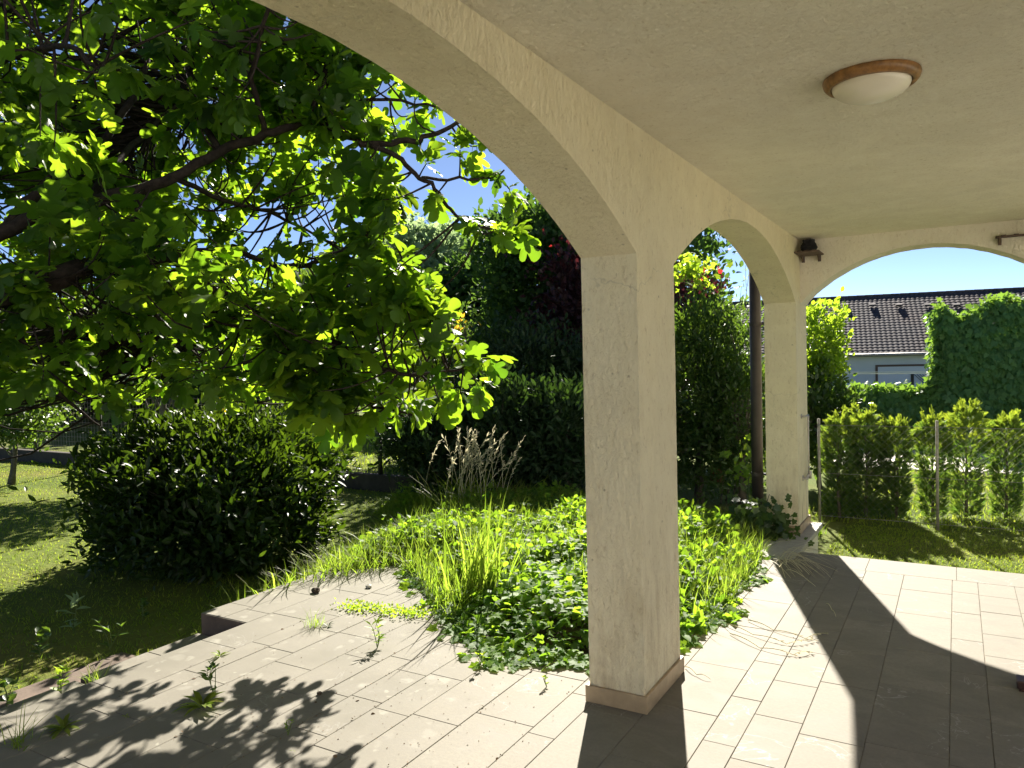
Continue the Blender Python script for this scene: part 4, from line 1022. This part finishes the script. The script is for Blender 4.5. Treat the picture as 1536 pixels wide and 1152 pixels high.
def slabwall(a, b, z0, z1, th, m, name, fwd=0.0):
    mb = MB(); o = dn * fwd
    p = [a + o, b + o, b + o - dn * th, a + o - dn * th]
    vs = [(*q_[:2], z0) for q_ in p] + [(*q_[:2], z1) for q_ in p]
    mb.add(vs, [(0, 3, 2, 1), (4, 5, 6, 7), (0, 1, 5, 4), (1, 2, 6, 5), (2, 3, 7, 6), (3, 0, 4, 7)]); return mb.build(name, m, nh)
slabwall(wl0, wl1, -1.2, eL[2] - 0.03, 0.25, M_NWALL, 'wall')
gback = wl0 - dn * 7.8
def wallpt(u, v):
    r_ = R @ np.array([(u - CX) / F, (v - CY) / F, 1.0]); tt = ((wl0 - EYE) @ dn) / (r_ @ dn); return EYE + r_ * tt
a_ = wallpt(1313, 549); b_ = wallpt(1420, 549)
zt_ = a_[2]
M_BRN = simple('brown_frame', (0.12, 0.075, 0.06), 0.6)
mbf = MB()
fr = empty_parent = None
slabwall(a_, b_, zt_ - 0.04, zt_ + 0.05, 0.03, M_BRN, 'door_frame', 0.035)
slabwall(a_, a_ + ax * 0.10, -1.2, zt_ - 0.041, 0.03, M_BRN, 'door_post', 0.035)
slabwall(a_ + ax * 0.101, b_, -1.2, zt_ - 0.041, 0.02, simple('pale_door', (0.66, 0.70, 0.76), 0.7), 'door_panel', 0.024)
a2 = wallpt(1366, 560); b2 = wallpt(1400, 560)
slabwall(a2, a2 + ax * 0.12, -1.2, a2[2] - 0.03, 0.03, M_POSTD, 'lattice_post', 0.06)
mbl = MB()
for i in range(14):
    p = a2 + ax * (0.13 + i * 0.11) + dn * 0.06
    mbl.tube([(p[0], p[1], a2[2] - 0.05), (*(p + ax * 1.1)[:2], a2[2] - 1.15)], 0.012, 4, False); mbl.tube([(p[0], p[1], a2[2] - 1.15), (*(p + ax * 1.1)[:2], a2[2] - 0.05)], 0.012, 4, False)
mbl.build('lattice', M_POSTD, nh)
wr = empty('wire_line', tuple(wallpt(1250, 560))); tag(wr, 'thin pale lines strung across in front of the neighbour house wall', 'wire')
mb = MB()
for v0, v1, d_ in ((557, 557, 24.0), (560, 559, 24.3)):
    mb.tube(branch_pts(at(1180, v0, d_), at(1420, v1, d_), 0.004, 8, 0.0), 0.012, 5, False)
mb.build('line', simple('white_line', (0.75, 0.75, 0.75), 0.6), wr)
for u in (1178, 1422):
    p = at(u, 552, 24.1); mb = MB(); mb.tube([(p[0], p[1], LAWN_Z - 0.05), tuple(p)], 0.03, 8); mb.build('pole', M_POST, wr, True)

# ------------------------------------------------------------------ ground cover: ivy, weeds, grasses (uncountable)
def bed_pts(n, dmin=-0.0, cond=None):
    x = rng.uniform(-6.6, -1.15, n * 3); y = rng.uniform(3.3, 8.7, n * 3)
    h, d = bed_h(x, y)
    k = d > dmin
    if cond is not None: k &= cond(x, y, d)
    x, y, h, d = x[k][:n], y[k][:n], h[k][:n], d[k][:n]
    return np.stack([x, y, np.maximum(h, np.where((y < 6.2) & (x > -4.3), 0.004, -9))], 1), d
P, d = bed_pts(23000, -0.10, lambda x, y, d: (rng.random(len(x)) < np.clip(1.4 - (y - 3.3) * 0.18, 0.15, 1)) & (y + 0.55 * x < 6.3) & ((x > -3.75) | (y > 4.7)) & ((x < XI - 0.02) | (y < 6.6)) & ((d > 0.0) | (noise2(x, y, 5.5, 9) > 0.15)))
lift = np.clip(d, 0, 0.5) * 0.22 + 0.012
P[:, 2] += lift * (0.25 + 0.75 * rng.random(len(P)) ** 0.6) + 0.05 * np.clip(noise2(P[:, 0], P[:, 1], 4, 1), 0, 1) * np.clip(d, 0, 0.4) * 2
P = P[~((P[:, 0] > XO - 0.03) & (P[:, 0] < XI + 0.03) & (((P[:, 1] > Y1 - 0.03) & (P[:, 1] < Y1B + 0.03)) | (P[:, 1] > Y2 - 0.04)))]
n_ = len(P)
Dv = np.stack([rng.normal(size=n_), rng.normal(size=n_) - 0.4, rng.normal(size=n_) * 0.3 - 0.1], 1)
Nv = np.array([0, -0.12, 1.0]) + rng.normal(size=(n_, 3)) * 0.38
tag(leafobj('ivy', leaves(T_IVY, P, Dv, Nv, rng.uniform(0.035, 0.078, n_)), L_IVY), 'carpet of green ivy spilling from the bed onto the paving', 'ivy', None, 'stuff')
# leafy weeds (nettle, mallow) further back
P, d = bed_pts(15000, 0.03, lambda x, y, d: (y + 0.5 * x > 2.9) & (rng.random(len(x)) < 0.25 + 0.75 * (noise2(x, y, 2.2, 4) > 0.0)))
P[:, 2] += rng.random(len(P)) ** 0.7 * (0.15 + 0.15 * noise2(P[:, 0], P[:, 1], 3.1, 2)) * np.clip(d / 0.3, 0.25, 1)
n_ = len(P)
tag(leafobj('weeds', leaves(T_BROAD, P, rdir(n_, 0.15), np.array([0, 0, 1.0]) + rng.normal(size=(n_, 3)) * 0.45, rng.uniform(0.04, 0.085, n_)), L_LIME if False else L_IVY), 'mixed leafy green weeds filling the bed behind the ivy', 'weeds', None, 'stuff')
# long grass in the bed
def blades(P, hmin, hmax, tilt, tpl, wind=(0.15, -0.1)):
    n_ = len(P); a = rng.uniform(0, 6.283, n_)
    D = np.stack([np.cos(a) * tilt * rng.random(n_) + wind[0], np.sin(a) * tilt * rng.random(n_) + wind[1], np.ones(n_)], 1)
    N = np.stack([-np.cos(a), -np.sin(a), 0.25 * np.ones(n_)], 1) + rng.normal(size=(n_, 3)) * 0.1
    return leaves(tpl, P, D, N, rng.uniform(hmin, hmax, n_))
P, d = bed_pts(24000, 0.0, lambda x, y, d: ((x < -2.7) & (y + 0.3 * x > 3.05)) | ((y > 4.9) & (rng.random(len(x)) < 0.6)))
P1, d1 = bed_pts(5200, 0.0, lambda x, y, d: (x < -3.6) & (d < 0.9))
P3, d3 = bed_pts(4200, 0.0, lambda x, y, d: (x > -2.3) & (y > 4.4))
tag(leafobj('long_grass', [blades(P, 0.10, 0.30, 0.8, T_BLADE2), blades(P1, 0.12, 0.32, 0.9, T_BLADE), blades(P3, 0.12, 0.30, 0.8, T_BLADE2)], L_GRASS), 'long uncut grass growing through the weeds of the bed', 'grass', None, 'stuff')
# lawn blades
def lawn_pts(n, x0, x1, y0, y1):
    x = rng.uniform(x0, x1, n); y = rng.uniform(y0, y1, n); return np.stack([x, y, LAWN_Z - 0.022 + 0.012 * noise2(x, y, 0.9, 2)], 1)
A = lawn_pts(34000, -9.5, -4.35, 0.2, 8.9); A = A[(pdist(A[:, 0], A[:, 1], BED) < 0.0)]; A = A[~((A[:, 0] > -4.85) & (A[:, 1] < 3.05))]
B = lawn_pts(26000, -17.5, -9.5, 3.0, 8.9)
C_ = lawn_pts(30000, -1.1, 3.2, 6.52, 9.25)
Dn = lawn_pts(12000, -1.6, 3.2, 9.3, 13.8)
E1 = lawn_pts(16000, -17, -6.5, 9.1, 15)
tag(leafobj('lawn_grass', [blades(A, 0.025, 0.055, 1.3, T_LAWN), blades(B, 0.03, 0.06, 1.3, T_LAWN), blades(C_, 0.025, 0.05, 1.4, T_LAWN), blades(Dn, 0.04, 0.10, 1.0, T_LAWN), blades(E1, 0.05, 0.12, 1.0, T_LAWN)], L_LAWN), 'short mown lawn grass, yellowish green', 'grass', None, 'stuff')

# tall grasses that one can count
def tuft(name, base, n, hmin, hmax, tilt, m, label, cat, tpl=T_BLADE, spread=0.06, wind=(0.1, -0.05)):
    P = np.array(base) + rng.normal(size=(n, 3)) * np.array([spread, spread, 0.0])
    o = leafobj(name, blades(P, hmin, hmax, tilt, tpl, wind), m); tag(o, label, cat); return o
b = np.array([-2.80, 4.30, 0.06])
tuft('grass_clump', b, 110, 0.28, 0.72, 0.45, L_GRASS, 'tall bright green grass clump standing in front of the ivy bed', 'grass clump', T_BLADE2, 0.09)
sg = empty('seeding_grass', (-4.45, 6.75, 0.02)); tag(sg, 'tall pale dry grass with feathery seed heads before the dark shrubs', 'grass clump')
mb = MB(); PS, DS = [], []
for i in range(34):
    b = np.array([-4.45 + rng.normal() * 0.20, 6.75 + rng.normal() * 0.18, 0.02])
    lean = np.array([0.26 + 0.20 * rng.normal(), 0.10 * rng.normal(), 0]); hgt_ = rng.uniform(0.62, 1.02)
    pts = [b + lean * (t ** 1.8) * hgt_ + np.array([0, 0, t * hgt_ * (1 - 0.10 * t)]) for t in np.linspace(0, 1, 9)]
    mb.tube(pts, list(np.linspace(0.0035, 0.0014, 9)), 4, False)
    for q_ in np.linspace(0.62, 1.0, 24):
        j = min(int(q_ * 8), 7); p = pts[j] + (pts[j + 1] - pts[j]) * (q_ * 8 - j); td = unit(pts[j + 1] - pts[j])
        PS.append(p); DS.append(td + rng.normal(size=3) * 0.45 + np.array([0.25, 0, -0.1]))
mb.build('stalks', M_STRAW, sg)
PS, DS = np.array(PS), np.array(DS)
leafobj('seed_heads', leaves(T_LANCE, PS, DS, rdir(len(PS)), rng.uniform(0.03, 0.065, len(PS))), L_DRY, sg)
P = np.array([-4.45, 6.7, 0.02]) + rng.normal(size=(240, 3)) * np.array([0.26, 0.22, 0]); leafobj('blades', blades(P, 0.25, 0.6, 0.7, T_BLADE), L_GRASS, sg)
dg = np.array([-1.16, 6.0, 0.05])
P = dg + rng.normal(size=(60, 3)) * np.array([0.06, 0.12, 0.02])
tag(leafobj('drooping_grass', leaves(blade_t(0.010, 0.75, 5), P, np.stack([0.75 + rng.normal(size=60) * 0.3, rng.normal(size=60) * 0.6 - 0.4, 0.55 + 0.3 * rng.random(60)], 1), np.array([-0.4, 0, 1.0]) + rng.normal(size=(60, 3)) * 0.15, rng.uniform(0.25, 0.45, 60)), L_DRY), 'pale thin grass drooping over the shaded tiles near the far pillar', 'grass')
dv = empty('dry_stems', (-1.0, 4.4, 0.0)); tag(dv, 'thin dry curved stems lying on the sunlit tiles beside the ivy', 'stem')
mb = MB(); PS, DS = [], []
for pts in ([(1085, 935), (1130, 952), (1180, 966), (1222, 960)], [(1095, 950), (1140, 972), (1190, 982), (1215, 978)], [(1028, 1000), (1045, 1012), (1066, 1019)], [(1122, 930), (1160, 945), (1208, 958), (1236, 950)], [(1240, 905), (1248, 915), (1254, 925)]):
    W = [onz(u, v, 0.008) for u, v in pts]; F_ = []
    for i in range(len(W) - 1):
        for t in np.linspace(0, 1, 6)[:-1]: F_.append(W[i] * (1 - t) + W[i + 1] * t + np.array([0, 0, 0.012 * math.sin(math.pi * t)]))
    F_.append(W[-1]); mb = MB(); mb.tube(F_, list(np.linspace(0.0028, 0.0012, len(F_))), 5, False); mb.build('stem', M_STRAW, dv)
    if len(W) > 3:
        for q_ in F_[len(F_) // 2:]:
            for _ in range(3): PS.append(q_); DS.append(unit(W[-1] - W[0]) + rng.normal(size=3) * 0.5 * np.array([1, 1, 0.4]))
leafobj('dry_leaves', leaves(T_LANCE, np.array(PS), np.array(DS), rdir(len(PS), 0.4), 0.028), L_DRY, dv)
# ivy on the foot of the far pillar and a young maple by the pipe
c = np.array([-1.50, 6.93, 0.12]); n_ = 260
P = c + rng.normal(size=(n_, 3)) * np.array([0.13, 0.07, 0.12]); P[:, 2] = np.abs(P[:, 2]); P[:, 1] = np.minimum(P[:, 1], Y2 - 0.02)
ic = empty('ivy_clump', tuple(c)); tag(ic, 'dark ivy clump climbing the foot of the far pillar', 'ivy')
mb = MB(); mb.tube(branch_pts((-1.52, 6.9, -0.02), (-1.46, 7.04, 0.36), 0, 6, 0.05), list(np.linspace(0.008, 0.003, 7)), 5); mb.build('stem', M_BARKG, ic)
leafobj('foliage', leaves(T_IVY, P, np.array([0.1, -0.5, -0.5]) + rng.normal(size=(n_, 3)) * 0.4, np.array([0.1, -1.0, 0.6]) + rng.normal(size=(n_, 3)) * 0.35, rng.uniform(0.05, 0.09, n_)), L_HEDGE, ic)
c = P2(1122, 700, 7.6); b = np.array([c[0], c[1], -0.05])
ym = empty('young_maple', tuple(b)); tag(ym, 'young lime green sapling at the foot of the drainpipe', 'sapling')
mb = MB(); mb.tube(branch_pts(b, c + np.array([0, 0, 0.2]), 0, 5, 0.03), list(np.linspace(0.008, 0.003, 6)), 5); mb.build('stem', M_STEM, ym)
n_ = 60; P = c + rng.normal(size=(n_, 3)) * np.array([0.10, 0.10, 0.14]); leafobj('foliage', leaves(T_IVY, P, rdir(n_, -0.1), rdir(n_, 0.8), rng.uniform(0.06, 0.10, n_)), L_LIME, ym)
# reddish clay piece
p = onz(1075, 722, -0.16); bm = bmesh.new()
ct = MB(); ct.tube([p + np.array([0, 0, 0.0]), p + np.array([0.02, 0, 0.16]), p + np.array([0.05, 0, 0.30])], [0.10, 0.11, 0.07], 10)
tag(ct.build('clay_pot_shard', M_CLAY, None, False, 0.004), 'reddish brown clay piece half hidden at the foot of the evergreen shrubs', 'clay shard')

# ------------------------------------------------------------------ weeds in the joints of the paving
def weed(px, py, label, kind, size, n=12, m=None, z=0.0):
    size *= 0.82; b = onz(px, py, z); b[2] = z + 0.001
    r = empty('weed', tuple(b)); tag(r, label, 'weed', 'weeds growing from the paving joints')
    if kind == 'rosette':
        a = rng.uniform(0, 6.283, n); D = np.stack([np.cos(a), np.sin(a), rng.uniform(0.15, 1.1, n)], 1)
        leafobj('leaves', leaves(simple_leaf(0.115, 0.1, 1.0), np.tile(b, (n, 1)) + D * 0.004, D, np.array([0, 0, 1.0]) - 0.5 * D, size * 0.8 * rng.uniform(0.6, 1.15, n)), m or L_GRASS, r)
    elif kind == 'grass':
        P = b + rng.normal(size=(n, 3)) * np.array([0.03, 0.03, 0]); leafobj('blades', blades(P, size * 0.5, size, 1.2, T_BLADE2), m or L_GRASS, r)
    else:
        mb = MB(); PL_, DL_ = [], []
        for i in range(3 if size > 0.1 else 2):
            tip = b + np.array([rng.normal() * 0.22 * size, rng.normal() * 0.22 * size, size * rng.uniform(0.7, 1.1)])
            pts = branch_pts(b, tip, 0, 5, 0.05); mb.tube(pts, list(np.linspace(0.0028, 0.0014, 6)), 5)
            for j in range(n // 2):
                k = rng.integers(1, 6); PL_.append(pts[k]); a = rng.uniform(0, 6.283); DL_.append((math.cos(a), math.sin(a), rng.uniform(0.0, 0.8)))
            for j in range(3): PL_.append(pts[-1]); a = rng.uniform(0, 6.283); DL_.append((math.cos(a), math.sin(a), 1.0))
        mb.build('stem', M_STEM, r)
        leafobj('leaves', leaves(T_BROAD if kind == 'broad' else T_LAUREL, np.array(PL_), np.array(DL_), np.array([0, 0, 1.0]) + rng.normal(size=(len(PL_), 3)) * 0.3, size * 0.42 * rng.uniform(0.6, 1.1, len(PL_))), m or L_LIME, r)
weed(566, 972, 'yellow-green upright sprout in mid paving, left of the ivy edge', 'sprout', 0.15, 12)
weed(432, 1103, 'small yellowish seedling on the sunlit tiles near the bottom of the photo', 'sprout', 0.075, 6)
weed(472, 938, 'thin tufted grass in the joint behind the leaf shadows', 'grass', 0.17, 60, L_GRASS)
weed(492, 940, 'flat low green weed right beside the tufted grass', 'rosette', 0.06, 14, L_LAUREL)
weed(303, 1062, 'large leafy rosette weed with tall shoot in the dappled shade', 'rosette', 0.17, 22)
weed(322, 1045, 'leafy upright shoot leaning out of the large rosette', 'sprout', 0.16, 10, L_HEDGE)
weed(330, 985, 'small dark leafy weed near the step corner', 'rosette', 0.085, 12)
weed(95, 1095, 'broad low weed patch with lime leaves in the dark bottom left', 'rosette', 0.13, 26)
weed(30, 1120, 'grass tuft with a long arching blade at the bottom left edge', 'grass', 0.26, 34)
weed(190, 1075, 'tiny seedling alone in the dappled shade', 'rosette', 0.035, 8)
weed(440, 1128, 'tiny low sprig by the bottom leaf shadow', 'rosette', 0.02, 6)
weed(92, 1040, 'lime round-leaved weed at the paving edge over the dark step', 'broad', 0.17, 10, L_LIME, -0.14)
weed(140, 1022, 'dark grassy weed on the step beside the paving edge', 'grass', 0.20, 40, L_GRASS, -0.14)
weed(165, 975, 'thin tall weed rising from the dark ground behind the step', 'sprout', 0.22, 6, L_HEDGE, -0.26)
weed(60, 985, 'leafy weed in deep shade at the left edge of the lawn', 'broad', 0.20, 12, L_HEDGE, -0.29)
weed(10, 1060, 'round-leaved weed at the extreme left edge', 'broad', 0.16, 10, L_HEDGE, -0.14)
weed(110, 950, 'thin white-flowering weed stalk in the dark lawn', 'sprout', 0.30, 8, L_PALE, -0.29)
weed(215, 930, 'low dark weed on the shaded lawn before the bush', 'broad', 0.16, 12, L_HEDGE, -0.29)
weed(820, 1030, 'yellowish ivy seedling at the ivy rim next to the near pillar', 'broad', 0.06, 8, L_LIME)
weed(722, 1000, 'yellow-green young ivy shoot at the front rim of the ivy', 'broad', 0.09, 8, L_LIME)
# yellow stonecrop patch
n_ = 520; t = rng.random(n_); P = np.stack([onz(525 + 110 * 0, 915, 0)[0] + 0 * t, t, t], 1)
A0, A1 = onz(520, 912, 0), onz(640, 925, 0)
P = A0 + (A1 - A0) * t[:, None] + rng.normal(size=(n_, 3)) * np.array([0.05, 0.05, 0]); P[:, 2] = 0.004 + 0.022 * rng.random(n_)
tag(leafobj('stonecrop', leaves(T_SMALL, P, rdir(n_, 0.7), rdir(n_, 0.5), 0.022 * rng.uniform(0.6, 1.3, n_)), L_LIME), 'yellow-green stonecrop creeping along a joint of the paving', 'stonecrop', None, 'stuff')
# litter on the tiles: crumbs, seeds, dead leaf bits
n_ = 420; u = rng.uniform(330, 1010, n_); v = rng.uniform(930, 1150, n_)
P = np.array([onz(a, b, 0) for a, b in zip(u, v)]); k = (pdist(P[:, 0], P[:, 1], BED) < -0.02) & (P[:, 0] < -1.55) & (P[:, 0] > -3.8); P = P[k]; P[:, 2] = 0.002
x = rng.choice(XJ[30:40], 260) + rng.normal(size=260) * 0.006; y = rng.uniform(1.9, 3.9, 260); Q = np.stack([x, y, np.full(260, 0.002)], 1); Q = Q[pdist(Q[:, 0], Q[:, 1], BED) < -0.02]
P = np.concatenate([P, Q]); n_ = len(P)
tag(leafobj('litter', leaves(T_BROAD, P, rdir(n_) * np.array([1, 1, 0.3]), np.array([0, 0, 1.0]) + rng.normal(size=(n_, 3)) * 0.4, rng.uniform(0.003, 0.011, n_) * np.where(rng.random(n_) < 0.07, 2.2, 1)), L_DEAD), 'dry leaf bits and crumbs scattered on the paving', 'litter', None, 'stuff')
for (u, v, s_, lab) in ((474, 889, 0.028, 'dark earth clod on the raised slab near the grass edge'), (553, 882, 0.020, 'grey pebble on the raised slab beside the bed'), (479, 1042, 0.012, 'small dark crumb lying alone on the sunlit tiles')):
    bm = bmesh.new(); bmesh.ops.create_icosphere(bm, subdivisions=2, radius=s_)
    for q_ in bm.verts: q_.co = Vector((q_.co.x * 1.3, q_.co.y, q_.co.z * 0.75)) * random.uniform(0.82, 1.15)
    me = bpy.data.meshes.new('stone'); bm.to_mesh(me); bm.free(); o = link('stone', me, M_SOIL if 'dark' in lab else M_COPE); p = onz(u, v, 0); o.location = (p[0], p[1], s_ * 0.6)
    tag(o, lab, 'stone')

# ------------------------------------------------------------------ render settings
SC.render.engine = 'CYCLES'
cy = SC.cycles
cy.max_bounces = 10; cy.diffuse_bounces = 6; cy.glossy_bounces = 3; cy.transmission_bounces = 4; cy.transparent_max_bounces = 4
cy.sample_clamp_indirect = 6.0
cy.use_denoising = True
try: cy.denoiser = 'OPENIMAGEDENOISE'
except Exception: pass
cy.use_adaptive_sampling = True; cy.adaptive_threshold = 0.01
vs = SC.view_settings
vs.view_transform = 'Standard'; vs.look = 'None'; vs.exposure = 1.95; vs.gamma = 1.0; vs.use_curve_mapping = False
